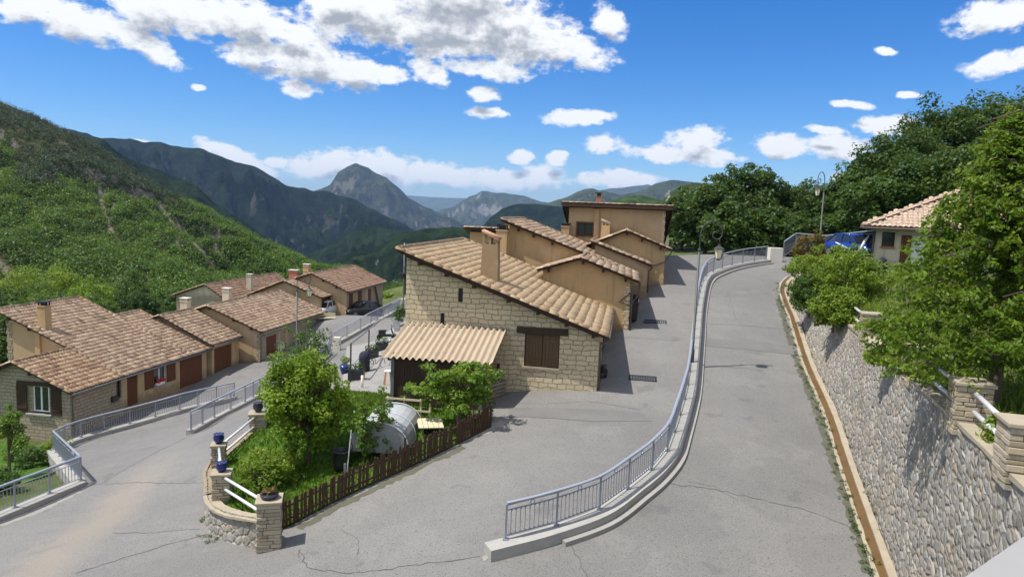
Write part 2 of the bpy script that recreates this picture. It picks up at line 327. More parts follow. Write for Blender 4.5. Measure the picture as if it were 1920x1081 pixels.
road_pts += [(-6.4, 18.4, -9.4), (-7.9, 21, -9.75), (-13.6, 18.9, -10.4), (-16.5, 27, -11.45), (-12, 24, -10.6), (-18, 31.5, -11.75), (-20, 22, -11.6), (-8, 13, -9.7), (-16, 13, -10.8)]
road_pts += [tuple(P(*q)-np.array([0, 0, .22])) for q in ((358, 805, 36), (460, 752, 41), (556, 700, 49), (617, 662, 56), (297, 779, 42), (359, 761, 44.5), (440, 742, 47))]
road_pts += [tuple(P(*q)) for q in ((657, 715, 39.5), (691, 677, 47), (750, 575, 78), (484, 826, 27.5), (640, 596, 66))]
road_pts += [(-21, 43, -12.95), (-20, 50, -12.9), (-15, 60, -12.2), (-12, 72, -11.2), (-11, 85, -10.9), (-4.6, 29.2, -8.1), (-4.2, 34, -8.8), (-3.5, 40, -9.6)]
road_z = tps(road_pts)
def rz_(x, y): return float(road_z(np.array([float(x)]), np.array([float(y)]))[0])
def on_road(u, v, off=0.):
    d = ray(u, v); lo, hi = 5., 120.
    ts = np.linspace(lo, hi, 1200)/d[1]; g = d[2]*ts-(road_z(d[0]*ts, d[1]*ts)+off)
    i = np.argmax(g < 0); a, b = ts[max(i-1, 0)], ts[i]; ga, gb = g[max(i-1, 0)], g[i]
    t = a+(b-a)*ga/(ga-gb) if ga != gb else a
    return d*t
def sheet(name, poly, zf, mat_, step=1.0, off=0., kind='structure', uv=False):
    poly = [Vector((float(p[0]), float(p[1]))) for p in poly]; n = len(poly)
    dense = []
    for i in range(n):
        a, b = poly[i], poly[(i+1) % n]; k = max(1, int((b-a).length/step))
        dense += [a+(b-a)*j/k for j in range(k)]
    n = len(dense); xs = [p.x for p in dense]; ys = [p.y for p in dense]
    def inside(x, y):
        c = False; j = n-1
        for i in range(n):
            if (ys[i] > y) != (ys[j] > y) and x < (xs[j]-xs[i])*(y-ys[i])/(ys[j]-ys[i])+xs[i]: c = not c
            j = i
        return c
    pts = list(dense)
    for gx in np.arange(min(xs)+step*.5, max(xs), step):
        for gy in np.arange(min(ys)+step*.5, max(ys), step):
            if inside(gx, gy): pts.append(Vector((gx, gy)))
    r = delaunay_2d_cdt(pts, [(i, (i+1) % n) for i in range(n)], [], 1, 1e-4)
    V = r[0]; x = np.array([v.x for v in V]); y = np.array([v.y for v in V]); z = zf(x, y)+off
    me = bpy.data.meshes.new(name); me.from_pydata([(float(a), float(b), float(c)) for a, b, c in zip(x, y, z)], [], r[2])
    bm = bmesh.new(); bm.from_mesh(me); bmesh.ops.recalc_face_normals(bm, faces=bm.faces)
    if bm.faces and sum(f.normal.z for f in bm.faces) < 0: bmesh.ops.reverse_faces(bm, faces=bm.faces)
    for f in bm.faces: f.smooth = True
    bm.to_mesh(me); bm.free()
    o = link(name, me, mat_); o['kind'] = kind; return o
def ribbon(name, pts, width, zf, mat_, off=.006, kind='structure', jitter=0., step=.25):
    pts = resample([Vector((float(p[0]), float(p[1]), 0)) for p in pts], step); mb = MB(); q = []
    for i, p in enumerate(pts):
        d = (pts[min(i+1, len(pts)-1)]-pts[max(i-1, 0)]).normalized(); nn = Vector((-d.y, d.x, 0))
        p = p+nn*random.uniform(-jitter, jitter); w = width*(random.uniform(.5, 1.3) if jitter else 1)/2
        q.append((p-nn*w, p+nn*w))
    for (a, b), (c, d) in zip(q, q[1:]):
        mb.face([(k.x, k.y, float(zf(k.x, k.y))+off) for k in (a, c, d, b)])
    o = mb.build(name, mat_); o['kind'] = kind; return o
def resample(pts, step):
    pts = [Vector([float(c) for c in p]) for p in pts]; out = [pts[0]]
    for a, b in zip(pts, pts[1:]):
        k = max(1, round((b-a).length/step)); out += [a+(b-a)*i/k for i in range(1, k+1)]
    return out
def smooth_line(pts, n=8):
    pts = [Vector([float(c) for c in p]) for p in pts]; out = []
    for i in range(len(pts)-1):
        p0, p1, p2, p3 = pts[max(i-1, 0)], pts[i], pts[i+1], pts[min(i+2, len(pts)-1)]
        for k in range(n):
            t = k/n; out.append(.5*((2*p1)+(p2-p0)*t+(2*p0-5*p1+4*p2-p3)*t*t+(3*p1-p0-3*p2+p3)*t**3))
    return out+[pts[-1]]
def walk(line, d):
    out = [line[0]]; acc = 0
    for a, b in zip(line, line[1:]):
        l = (b-a).length; pos = d-acc
        while pos <= l: out.append(a+(b-a)*(pos/l)); pos += d
        acc = (acc+l) % d if l else acc
    return out
# ------------------------------------------------------------------ roads, kerbs, channel
XY = lambda p: (float(p[0]), float(p[1]))
chan_px = [(1656, 1081), (1587, 880), (1552, 772), (1512, 680), (1486, 598), (1475, 572), (1467, 545), (1470, 530), (1482, 519)]
chan = [on_road(*q) for q in chan_px]
d0 = chan[0]-chan[1]; chan = [chan[0]+d0/np.linalg.norm(d0)*7]+chan
chan = smooth_line(chan, 6)
def offset(line, d):
    out = []
    for i, p in enumerate(line):
        t = line[min(i+1, len(line)-1)]-line[max(i-1, 0)]; t = Vector((t[0], t[1], 0)).normalized(); out.append(Vector((p[0]+t.y*d, p[1]-t.x*d, p[2])))
    return out
wall_base = offset(chan, .38)
LC1 = on_road(152, 900, .22); LC2 = on_road(100, 842, .22)
La = on_road(0, 962, .22); dl = La-LC1; Lz = La+dl*.8
railA = [LC2]+[on_road(*q, .22) for q in ((135, 825), (182, 810), (224, 799), (262, 788.5), (297, 779), (330, 769), (359, 761), (440, 742))]
L0 = P(131, 742, 38)
def LH(u, w, z=0): return L0+RV*u+FV*w+np.array([0, 0, z])
poly = [(-26, 12), (-10, 8), (7.4, 8)]+[XY(p) for p in chan]+[(22, 51), (27, 54), (27, 64), (8, 64), (4, 66), (-4, 88), (-13, 90)]
poly += [XY(LH(3, 44)), XY(LH(2.4, 31)), XY(LH(-1, 30)), XY(LH(-1, 28)), XY(LH(1.6, 27.5)), XY(LH(1.6, 17.5)), XY(LH(-.4, 17)), XY(LH(-.4, .4)), XY(LC2), XY(LC1), XY(La), XY(Lz)]

sheet('road', poly, road_z, M['asphalt'], .8)
from_poly = poly
# one terrain sheet out to the horizon
def lin_rbf(pts):
    X = np.array([p[:2] for p in pts], float); z = np.array([p[2] for p in pts], float); n = len(X)
    K = lambda a, b: -np.sqrt(((a[:, None, :]-b[None, :, :])**2).sum(-1))
    Am = np.block([[K(X, X)-np.eye(n)*.05, np.ones((n, 1))], [np.ones((1, n)), np.zeros((1, 1))]]); w = np.linalg.solve(Am, np.r_[z, 0])
    def f(x, y):
        q = np.c_[np.ravel(x), np.ravel(y)].astype(float); return (K(q, X)@w[:n]+w[n]).reshape(np.shape(x))
    return f
def in_poly(x, y, pl):
    c = False; j = len(pl)-1
    for i in range(len(pl)):
        if (pl[i][1] > y) != (pl[j][1] > y) and x < (pl[j][0]-pl[i][0])*(y-pl[i][1])/(pl[j][1]-pl[i][1])+pl[i][0]: c = not c
        j = i
    return c
gp = [(x, y, rz_(x, y)-.45) for x in np.arange(-26, 28, 3.) for y in np.arange(9, 90, 3.) if in_poly(x, y, poly)]
gp += [(p[0], p[1], rz_(p[0], p[1])-.45) for p in (Vector((*q, 0)) for q in poly)]
gp += [(-26, 30, -13.2), (-32, 34, -13.4), (-31, 27, -13), (-40, 40, -14), (-25.5, 25, -12.6), (-30, 20, -12.8), (-45, 60, -17), (-36, 48, -14.2), (-32, 62, -14), (-24, 60, -13.4), (-30, 75, -14), (-20, 78, -12.2), (-40, 85, -14.5), (-40, 105, -17),
       (-60, 70, -28), (-90, 120, -75), (-45, 140, -50), (-14, 92, -10.3), (-10, 102, -10), (-22, 96, -13), (-2, 100, -10), (-30, 115, -22), (0, 125, -26), (8, 74, -4.5), (4, 90, -8), (20, 80, -3), (40, 70, -1), (30, 60, -4), (30, 40, -7), (25, 20, -9),
       (20, 5, -9), (0, 0, -9.5), (-30, 0, -12), (-60, 30, -20), (-150, 100, -100), (-100, 250, -140), (0, 250, -120), (60, 200, -40), (150, 200, 15), (200, 100, 30), (100, 40, 5), (-400, 300, -170), (0, 700, -230), (400, 500, -20), (800, 300, 60),
       (0, -100, -10), (0, -1000, -20), (-1000, 0, -180), (-2000, 2000, -260), (0, 3000, -300), (2000, 2000, -100), (0, 12000, -350), (-9000, 9000, -350), (9000, 9000, -250), (9000, -5000, 0), (-9000, -5000, -200)]
ground_z = lin_rbf(gp)
def axis(a, b, s, far):
    mid = list(np.arange(a, b+s/2, s)); up = []; st = s; x = mid[-1]
    while x < far: st *= 1.18; x += st; up.append(x)
    dn = []; st = s; x = mid[0]
    while x > -far: st *= 1.18; x -= st; dn.append(x)
    return np.array(dn[::-1]+mid+up)
gx = axis(-50, 45, 1., 16000); gy = axis(6, 100, 1., 16000); GX, GY = np.meshgrid(gx, gy); GZ = ground_z(GX, GY)
nx = len(gx); idx = np.arange(GX.size).reshape(GX.shape)
Q = np.c_[idx[:-1, :-1].ravel(), idx[:-1, 1:].ravel(), idx[1:, 1:].ravel(), idx[1:, :-1].ravel()]
tag(np_mesh('ground', np.c_[GX.ravel(), GY.ravel(), GZ.ravel()], Q, M['rough'], smooth=True), kind='structure')

# channel with running water stain between two stone kerbs
for d, w, h, m_, nm in ((-.17, .11, .03, 'kerbstone', 'kerb'), (.0, .235, .012, 'algae', 'gutter_channel'), (.22, .20, .07, 'kerbstone', 'kerb')):
    ln = offset(chan, d); mb = MB(); pr = None
    for i, p in enumerate(resample(ln, .4)):
        t = (resample(ln, .4)[min(i+1, len(resample(ln, .4))-1)]-p) if False else None
    ln = resample(ln, .4)
    for i, p in enumerate(ln):
        t = (ln[min(i+1, len(ln)-1)]-ln[max(i-1, 0)]); t = Vector((t.x, t.y, 0)).normalized(); n_ = Vector((t.y, -t.x, 0))
        j = random.uniform(-.012, .012) if m_ == 'kerbstone' else 0
        z = rz_(p.x, p.y); a = p-n_*(w/2+j); b = p+n_*(w/2+j); q = [(a.x, a.y, z-.3), (a.x, a.y, z+h+j), (b.x, b.y, z+h+j), (b.x, b.y, z-.3)]
        if pr:
            for k in range(3): mb.face([pr[k], pr[k+1], q[k+1], q[k]][::-1])
        pr = q
    o = mb.build(nm, M[m_]); o['kind'] = 'structure'
# hairline cracks, tar seams, and the lamp pole's shadow painted as one strip
for pts, w in (([(1240, 905), (1330, 915), (1420, 935), (1500, 952), (1560, 972), (1598, 990)], .035), ([(1309, 684), (1370, 688), (1432, 694)], .03), ([(1318, 606), (1400, 610), (1480, 618)], .03), ([(1370, 580), (1360, 560), (1366, 545), (1378, 596), (1392, 606)], .02),
               ([(1290, 903), (1340, 912), (1385, 940)], .02), ([(1065, 1015), (1085, 1045), (1100, 1081)], .025), ([(560, 1030), (575, 1062), (640, 1075), (760, 1062), (900, 1042)], .025), ([(560, 1030), (557, 1045)], .02),
               ([(140, 1075), (230, 1046), (320, 1018), (392, 1000)], .045), ([(170, 908), (260, 904), (385, 905)], .035), ([(190, 905), (260, 865), (330, 830), (385, 800)], .04), ([(210, 998), (290, 998), (375, 990)], .03),
               ([(960, 780), (1020, 782), (1085, 788)], .03), ([(950, 755), (1010, 757), (1110, 752), (1200, 768)], .02), ([(1120, 632), (1200, 634), (1275, 640)], .03), ([(640, 990), (672, 1012), (668, 1040)], .015)):
    ribbon('road_crack_and_shadow', [on_road(*q) for q in pts], w*.75, lambda x, y: rz_(x, y), M['crack_and_shadow'], .008, jitter=.05, step=.18)
for pts in ([(952, 764), (1080, 766), (1200, 773), (1222, 789), (1110, 790), (1020, 783), (955, 781)], [(1320, 634), (1420, 640), (1502, 650), (1509, 667), (1400, 655), (1317, 648)]):
    sheet('road_patch', [XY(on_road(*k_)) for k_ in pts], road_z, M['patch'], .4, .010)
ribbon('road_edge', [on_road(*k_) for k_ in ((1630, 1075), (1592, 945), (1562, 868), (1528, 760), (1492, 672), (1470, 600), (1458, 560))], .30, lambda x, y: rz_(x, y), M['moss'], .005, jitter=.05, step=.15)
ribbon('road_edge', [on_road(*k_) for k_ in ((560, 990), (640, 945), (760, 888), (870, 838))], .34, lambda x, y: rz_(x, y), M['moss'], .005, jitter=.07, step=.15)
# pale margin of broken concrete beside the rail and the fence
for pts, w in (([(905, 1046), (960, 1036), (1040, 1017), (1130, 985), (1190, 940)], .16), ([(560, 975), (640, 925), (760, 868), (880, 820), (945, 790)], .5), ([(0, 985), (70, 960), (150, 920)], .3)):
    ribbon('gravel_margin', [on_road(*q) for q in pts], w, lambda x, y: rz_(x, y), M['gravel'], .006, jitter=.035, step=.14)
# slab yard left of the stone house
yd = [on_road(*q) for q in ((640, 735), (650, 650), (700, 640), (760, 600))]
yard_poly = [XY(yd[0]), XY(yd[1]), XY(yd[2]), XY(yd[3]), (-4.4, 40), (-4.6, 30), (-5.2, 28.6), (-6.5, 30.5)]
sheet('yard_slab', yard_poly, road_z, M['yard'], 1., .02)
for px, w, d, lab in (((1205, 709), 1.15, .55, 'dark iron drain grate in the lane nearer the stone gable'), ((1229, 603), 1.15, .6, 'dark iron drain grate in the lane beside the black bins')):
    c = on_road(*px); mb = MB()
    o = thing('drain_grate', lab, 'drain grate', (c[0], c[1], rz_(c[0], c[1])+.012), -A, 'drain grates in the lane'); o.rotation_euler = (R(9), 0, -A)
    for i in range(11): mb.box((-w/2+.05+i*(w-.1)/10, 0, 0), (.05, d-.1, .02))
    for s in (-1, 1): mb.box((0, s*(d/2-.025), .001), (w, .05, .024)); mb.box((s*(w/2-.025), 0, .002), (.05, d, .022))
    mb.build('bars', M['iron'], o); b = MB(); b.box((0, 0, -.012), (w-.02, d-.02, .008)); b.build('pit', M['crack_and_shadow'], o)

# ------------------------------------------------------------------ railings
def kerb(name, line, w, off, hi, lo, m_):
    mb = MB(); pr = None; line = resample(line, .5); ac = 0
    for i, p in enumerate(line):
        t = line[min(i+1, len(line)-1)]-line[max(i-1, 0)]; t = Vector((t.x, t.y, 0)).normalized(); n_ = Vector((t.y, -t.x, 0)); c = p+n_*off
        if i: ac += (p-line[i-1]).length
        q = [c+n_*s*w/2+Vector((0, 0, dz)) for s, dz in ((-1, -lo), (-1, hi), (1, hi), (1, -lo))]
        if pr:
            for k in range(3):
                mb.face([pr[0][k], pr[0][k+1], q[k+1], q[k]][::-1], [(pr[1], k*.4), (pr[1], k*.4+.4), (ac, k*.4+.4), (ac, k*.4)][::-1])
        else: mb.face(q)
        pr = (q, ac)
    mb.face(pr[0][::-1]); o = mb.build(name, M[m_]); o['kind'] = 'structure'; return o
def rail(label, line, H=1.0, sp=1.5, group='grey metal railings along the roads', bal=.14, fancy=False, maxfancy=99):
    line = [Vector([float(c) for c in p]) for p in line]; root = thing('metal_railing', label, 'railing', line[0], 0, group)
    o0 = line[0]; ln = [p-o0 for p in line]; posts = walk(ln, sp)
    if (posts[-1]-ln[-1]).length > sp*.4: posts.append(ln[-1])
    up = Vector((0, 0, H)); hr = MB()
    fine = resample(ln, .5); pr = None
    for i, p in enumerate(fine):
        t = fine[min(i+1, len(fine)-1)]-fine[max(i-1, 0)]; n_ = Vector((t.y, -t.x, 0)).normalized()
        q = [p+n_*s+Vector((0, 0, H+dz)) for s, dz in ((-.045, -.025), (-.045, .015), (-.02, .03), (.02, .03), (.045, .015), (.045, -.025))]
        if pr:
            for k in range(6): hr.face([pr[k], pr[(k+1) % 6], q[(k+1) % 6], q[k]][::-1])
        else: hr.face(q)
        pr = q
    hr.face(pr[::-1]); hr.build('handrail', M['steelcap'], root)
    for i, p in enumerate(posts):
        mb = MB(); mb.box(p+Vector((0, 0, H/2-.02)), (.055, .055, H-.03)); mb.box(p+Vector((0, 0, .012)), (.15, .15, .024)); mb.build('post', M['steel'], root)
    for j, (a, b) in enumerate(zip(posts, posts[1:])):
        mb = MB(); t = (b-a); l = t.length; tn = t.normalized(); n = max(2, round(l/bal)); zb, zt = .10, H-.20
        for z in (zb, zt): mb.beam(a+Vector((0, 0, z)), b+Vector((0, 0, z)), .028, .022)
        mb.beam(a+Vector((0, 0, H-.06)), b+Vector((0, 0, H-.06)), .03, .02)
        for k in range(1, n):
            c = a+t*k/n; mb.beam(c+Vector((0, 0, zb)), c+Vector((0, 0, zt)), .019, .019, (1, 0, 0))
        if fancy and j < maxfancy:
            for k in range(1, n-1):
                c = a+t*(k+.5)/n; r_ = l/n/2
                for s, z0 in ((-1, zb+r_+.01), (1, zt-r_-.01)):
                    for g in range(6):
                        a0, a1 = math.pi*g/6, math.pi*(g+1)/6
                        mb.beam(c+tn*math.cos(a0)*r_+Vector((0, 0, z0+s*math.sin(a0)*r_)), c+tn*math.cos(a1)*r_+Vector((0, 0, z0+s*math.sin(a1)*r_)), .015, .015, tn.cross(Vector((0, 0, 1))))
            c = a+t*.5+Vector((0, 0, (zt+H-.07)/2)); r_ = .062
            for g in range(12):
                a0, a1 = 2*math.pi*g/12, 2*math.pi*(g+1)/12
                mb.beam(c+tn*math.cos(a0)*r_+Vector((0, 0, math.sin(a0)*r_)), c+tn*math.cos(a1)*r_+Vector((0, 0, math.sin(a1)*r_)), .018, .018, tn.cross(Vector((0, 0, 1))))
        mb.build('baluster_panel', M['steel'], root)
    return root
rail_px = [(948, 1010), (1024, 990), (1120, 956), (1184, 911), (1222, 880), (1251, 845), (1265, 807), (1281, 755), (1290, 715), (1299, 640), (1308, 565), (1321, 521), (1347, 505), (1387, 493.5), (1438, 486)]
up_line = smooth_line([on_road(*q, .25) for q in rail_px], 6)
st = up_line[0]-up_line[1]; kl = [up_line[0]+st.normalized()*.55]+up_line
kerb('kerb', kl, .50, .14, 0, .6, 'kerb')
kerb('kerb', offset(kl[8:], .49), .18, 0, -.205, .6, 'concrete')
rail('curved grey railing sweeping up beside the steep tarred road', up_line, .98, 1.5, fancy=True, maxfancy=12)
pB = [on_road(*q, .22) for q in ((358, 806), (405, 780), (460, 752), (510, 725), (556, 702), (596, 680), (620, 660))]
pB = smooth_line(pB, 4); kerb('kerb', pB, .4, -.05, 0, .8, 'kerb')
rail('grey railing in the middle of the fork between the ramp and the yard road', pB, .98, 1.5)
pA = smooth_line(railA, 3); kerb('kerb', pA, .4, .03, 0, .5, 'kerb'); kerb('kerb_wall', pA, .34, .03, -.45, 2.2, 'stone2'); rail('long grey railing in front of the beige stone gable and garages', pA, .95, 1.5)
kerb('kerb', [LC1, LC2], .5, -.08, 0.003, .4, 'kerb'); kerb('kerb_wall', [LC1, LC2], .44, -.08, -.35, 2.4, 'stone2'); dj = (LC2-LC1)/np.linalg.norm(LC2-LC1)*.14; rail('short grey railing on the bend that joins two longer railings', [LC1+dj, LC2-dj], .98, 1.4)
pL = [LC1, La, Lz]; kerb('kerb', pL, .5, -.02, -.003, .4, 'kerb'); kerb('kerb_wall', pL, .44, -.02, -.35, 2.4, 'stone2'); rail('grey railing above the grassy yard with the small tree', pL, .98, 1.4)
pC = [on_road(*q, .22) for q in ((622, 645), (655, 628), (690, 608), (725, 590), (752, 575))]
kerb('kerb', pC, .4, 0, 0, 1.2, 'kerb'); rail('grey railing running past the parked black car behind the yard', pC, 1.0, 1.8)
pD = [P(1468, 484, 55), P(1490, 468, 56), P(1545, 476, 50), P(1590, 473, 48), P(1645, 468, 46)]
rail('grey railing partly hidden behind the red tipped shrub and blue car', pD, 1.3, 1.8)
for px, H_, w, lab in (((1452, 490), 1.05, .95, 'pale rendered pillar closing the far end of the curved railing'), ((632, 657), 1.15, .55, 'pale rendered pillar at the bend of the yard railing'), ((753, 580), 1.2, .7, 'pale rendered pillar close to the corner of the stone gable')):
    c = on_road(*px); mb = MB(); mb.box((c[0], c[1], c[2]+H_/2-.2), (w, w*.7, H_+.4)); o = mb.build('pillar', M['pierc'], bevel=.02); tag(o, lab, 'pillar', 'pale pillars at railing ends')

# ------------------------------------------------------------------ right-hand retaining wall, its piers and pipes
top_px = [(1885, 880), (1790, 787), (1705, 707), (1615, 630), (1583, 602)]
wt = [PZ(*q, -4.2) for q in top_px]
ln = resample(wall_base, .12)
near_ = wt[0]+(wt[0]-wt[1])*1.6; near_[2] = -4.2
crest = resample(smooth_line([near_]+wt+[P(1545, 572, 35.5), P(1513, 546, 41), P(1492, 527, 47)], 10), .05)
rows = 44; V = []; UVs = []; ac = 0
for i, p in enumerate(ln):
    t = ln[min(i+1, len(ln)-1)]-ln[max(i-1, 0)]; n_ = Vector((t.y, -t.x, 0)).normalized(); t.normalize()
    if i: ac += (p-ln[i-1]).length
    c = min(crest, key=lambda q: abs((q.x-p.x)*t.x+(q.y-p.y)*t.y)+.15*abs((q-p).dot(n_)))
    z0 = rz_(p.x, p.y)-.1; h = max(c.z-z0-.1, .25); dn_ = min(max((c-p).dot(n_), .05), .30*h+.1)
    for k in range(rows):
        s = k/(rows-1); V.append((p.x+n_.x*dn_*s, p.y+n_.y*dn_*s, z0+(h+.1)*s)); UVs.append((ac, s*(h+.1)))
    if i % 40 == 0: print('wall', round(p.y, 1), round(h, 2), round(dn_, 2), round((c-p).dot(n_), 2))
nl = len(ln); idx = np.arange(nl*rows).reshape(nl, rows)
Q = np.c_[idx[:-1, :-1].ravel(), idx[:-1, 1:].ravel(), idx[1:, 1:].ravel(), idx[1:, :-1].ravel()]
rw = thing('retaining_wall', 'long rubble stone retaining wall beside the steep tarred road', 'wall', (0, 0, 0))
wo = np_mesh('stone_face', V, Q, M['rubble'], rw, smooth=True)
ul = wo.data.uv_layers.new(name='UVMap'); ul.data.foreach_set('uv', np.array(UVs, np.float32)[Q.ravel()].ravel())
top_line = [Vector(V[i*rows+rows-1]) for i in range(nl)]
mb = MB(); pr = None; ac = 0
for i, p in enumerate(top_line[::3]):
    q = top_line[min(i*3+3, nl-1)]-top_line[max(i*3-3, 0)]; n_ = Vector((q.y, -q.x, 0)).normalized(); j = random.uniform(-.02, .03)
    k = [p+n_*s+Vector((0, 0, z)) for s, z in ((-.05-j, -.02), (-.05-j, .06+j), (.48, .06+j), (.48, -1.2))]
    if pr:
        for a in range(3): mb.face([pr[a], pr[a+1], k[a+1], k[a]])
    pr = k
mb.build('coping', M['kerbstone'], rw)
def nearest(p): return min(top_line, key=lambda q: (q.x-p[0])**2+(q.y-p[1])**2)
def stone_pier(name, lab, cat, x, y, z, w, h, rz, grp, parent=None):
    o = thing(name, lab, cat, (x, y, z), rz, grp); mb = MB(); zz = -.3; k = 0
    while zz < h-.10:
        t = random.uniform(.075, .135)
        for sd in range(4):
            k = random.choice((2, 2, 3)); cuts = [0]+sorted(random.uniform(.25, .75) if k == 2 else random.uniform(.2, .8) for _ in range(k-1))+[1]
            for c0, c1 in zip(cuts, cuts[1:]):
                l = (c1-c0)*w; m_ = (c0+c1)/2*w-w/2; dp = .13+random.uniform(-.02, .02); off = w/2-.13/2+random.uniform(-.015, .02)
                x, y = ((m_, -off), (off, m_), (m_, off), (-off, m_))[sd]; mb.box((x, y, zz+t/2), (max(l-.012, .05), dp, t-.012) if sd % 2 == 0 else (dp, max(l-.012, .05), t-.014), random.uniform(-.04, .04))
        zz += t
    mb.build('shaft', M['pierst'], o, bevel=.012); mb = MB(); mb.box((0, 0, (zz-.3)/2), (w-.10, w-.10, zz+.3)); mb.build('core', M['soil'], o)
    mb = MB(); mb.box((0, 0, zz+.04), (w+.08, w+.08, .075)); mb.build('cap', M['kerbstone'], o, bevel=.015); return o
labs = ['stone pier on the rubble wall closest to the white coping', 'second stone pier from the white coping, where the pipes meet', 'stone pier half hidden under the overhanging cherry branches', 'farther stone pier on the wall just clear of the cherry branches', 'farthest stone pier on the wall below the round bushes']
pz = []
for q, lab, w in zip(wt, labs, (.72, .70, .66, .62, .58)):
    p = nearest(q); t = top_line[min(top_line.index(p)+8, nl-1)]-p; n_ = Vector((t.y, -t.x, 0)).normalized(); c = p+n_*.24
    stone_pier('stone_pier', lab, 'stone pier', c.x, c.y, c.z+.05, w, .82, math.atan2(-t.x, t.y), 'stone piers on the retaining wall'); pz.append(c)
e = pz[0]+(pz[0]-pz[1]).normalized()*2.6
for i, (a, b, lab) in enumerate(((pz[0], e, 'white pipe rails from the nearest wall pier towards the white coping'), (pz[1], pz[0], 'white pipe rails spanning the two nearest wall piers'), (pz[2], pz[1], 'white pipe rails emerging from under the cherry branches'), (pz[4], pz[3], 'white pipe rails between the two farthest wall piers'))):
    o = thing('pipe_rail', lab, 'pipe rail', a, 0, 'white pipe rails on the retaining wall'); d = b-a
    for z in (.28, .68):
        mb = MB(); mid = d*.5+Vector((0, 0, z+random.uniform(-.05, .02))); mb.tube([d*.12+Vector((0, 0, z+.03)), mid, d*.88+Vector((0, 0, z-.02))], .052, 10); mb.build('pipe', M['pipe'], o, True)
# white coping of the viewing terrace
a = PZ(1806, 1083, -1.35); b = PZ(1935, 994, -1.35); d = Vector(b-a).normalized(); n_ = Vector((d.y, -d.x, 0)); c = Vector(a)+d*1.2
mb = MB(); q = [Vector(a)-d*2.2, Vector(b)+d*6, Vector(b)+d*6+n_*.42, Vector(a)-d*2.2+n_*.42]
for i in range(4): mb.face([q[i], q[(i+1) % 4], q[(i+1) % 4]-Vector((0, 0, .09)), q[i]-Vector((0, 0, .09))])
mb.face(q[::-1]); mb.face([p-Vector((0, 0, .09)) for p in q])
o = thing('parapet', 'pale white coping of a low parapet close beside the rubble wall', 'parapet', (0, 0, 0)); mb.build('coping', M['coping'], o)
mb = MB(); q = [p+n_*s for p, s in zip(q, (.06, .06, -.06, -.06))]
for i in range(4): mb.face([q[i]-Vector((0, 0, .09)), q[(i+1) % 4]-Vector((0, 0, .09)), q[(i+1) % 4]-Vector((0, 0, 7)), q[i]-Vector((0, 0, 7))])
mb.build('wall', M['pierc'], o)
# upper terrace ground behind the wall
tz_pts = [(p.x, p.y, p.z-.02) for p in top_line[::25]]+[(14, 18, -4), (18, 28, -3.6), (18, 22, -3.9), (19, 36, -2.6), (22, 38, -2.4), (26, 40, -2.2), (30, 30, -3), (20, 46, -2.7), (24, 52, -2.6), (30, 60, -2), (45, 70, -1), (60, 50, 0), (40, 90, -1), (30, 75, -2), (90, 110, 0), (20, 10, -4.2), (40, 10, -3), (60, 140, -2), (110, 60, 3)]
tz = lin_rbf(tz_pts)
tp = [XY(p+(Vector((0, 0, 0)))) for p in offset([Vector(q) for q in top_line[::10]], .3)]
sheet('terrace_lawn', tp+[(21, 50), (27, 54), (27, 66), (14, 80), (30, 130), (90, 160), (130, 90), (120, 20), (60, 4), (12, 5)], tz, M['rough'], 2.2)
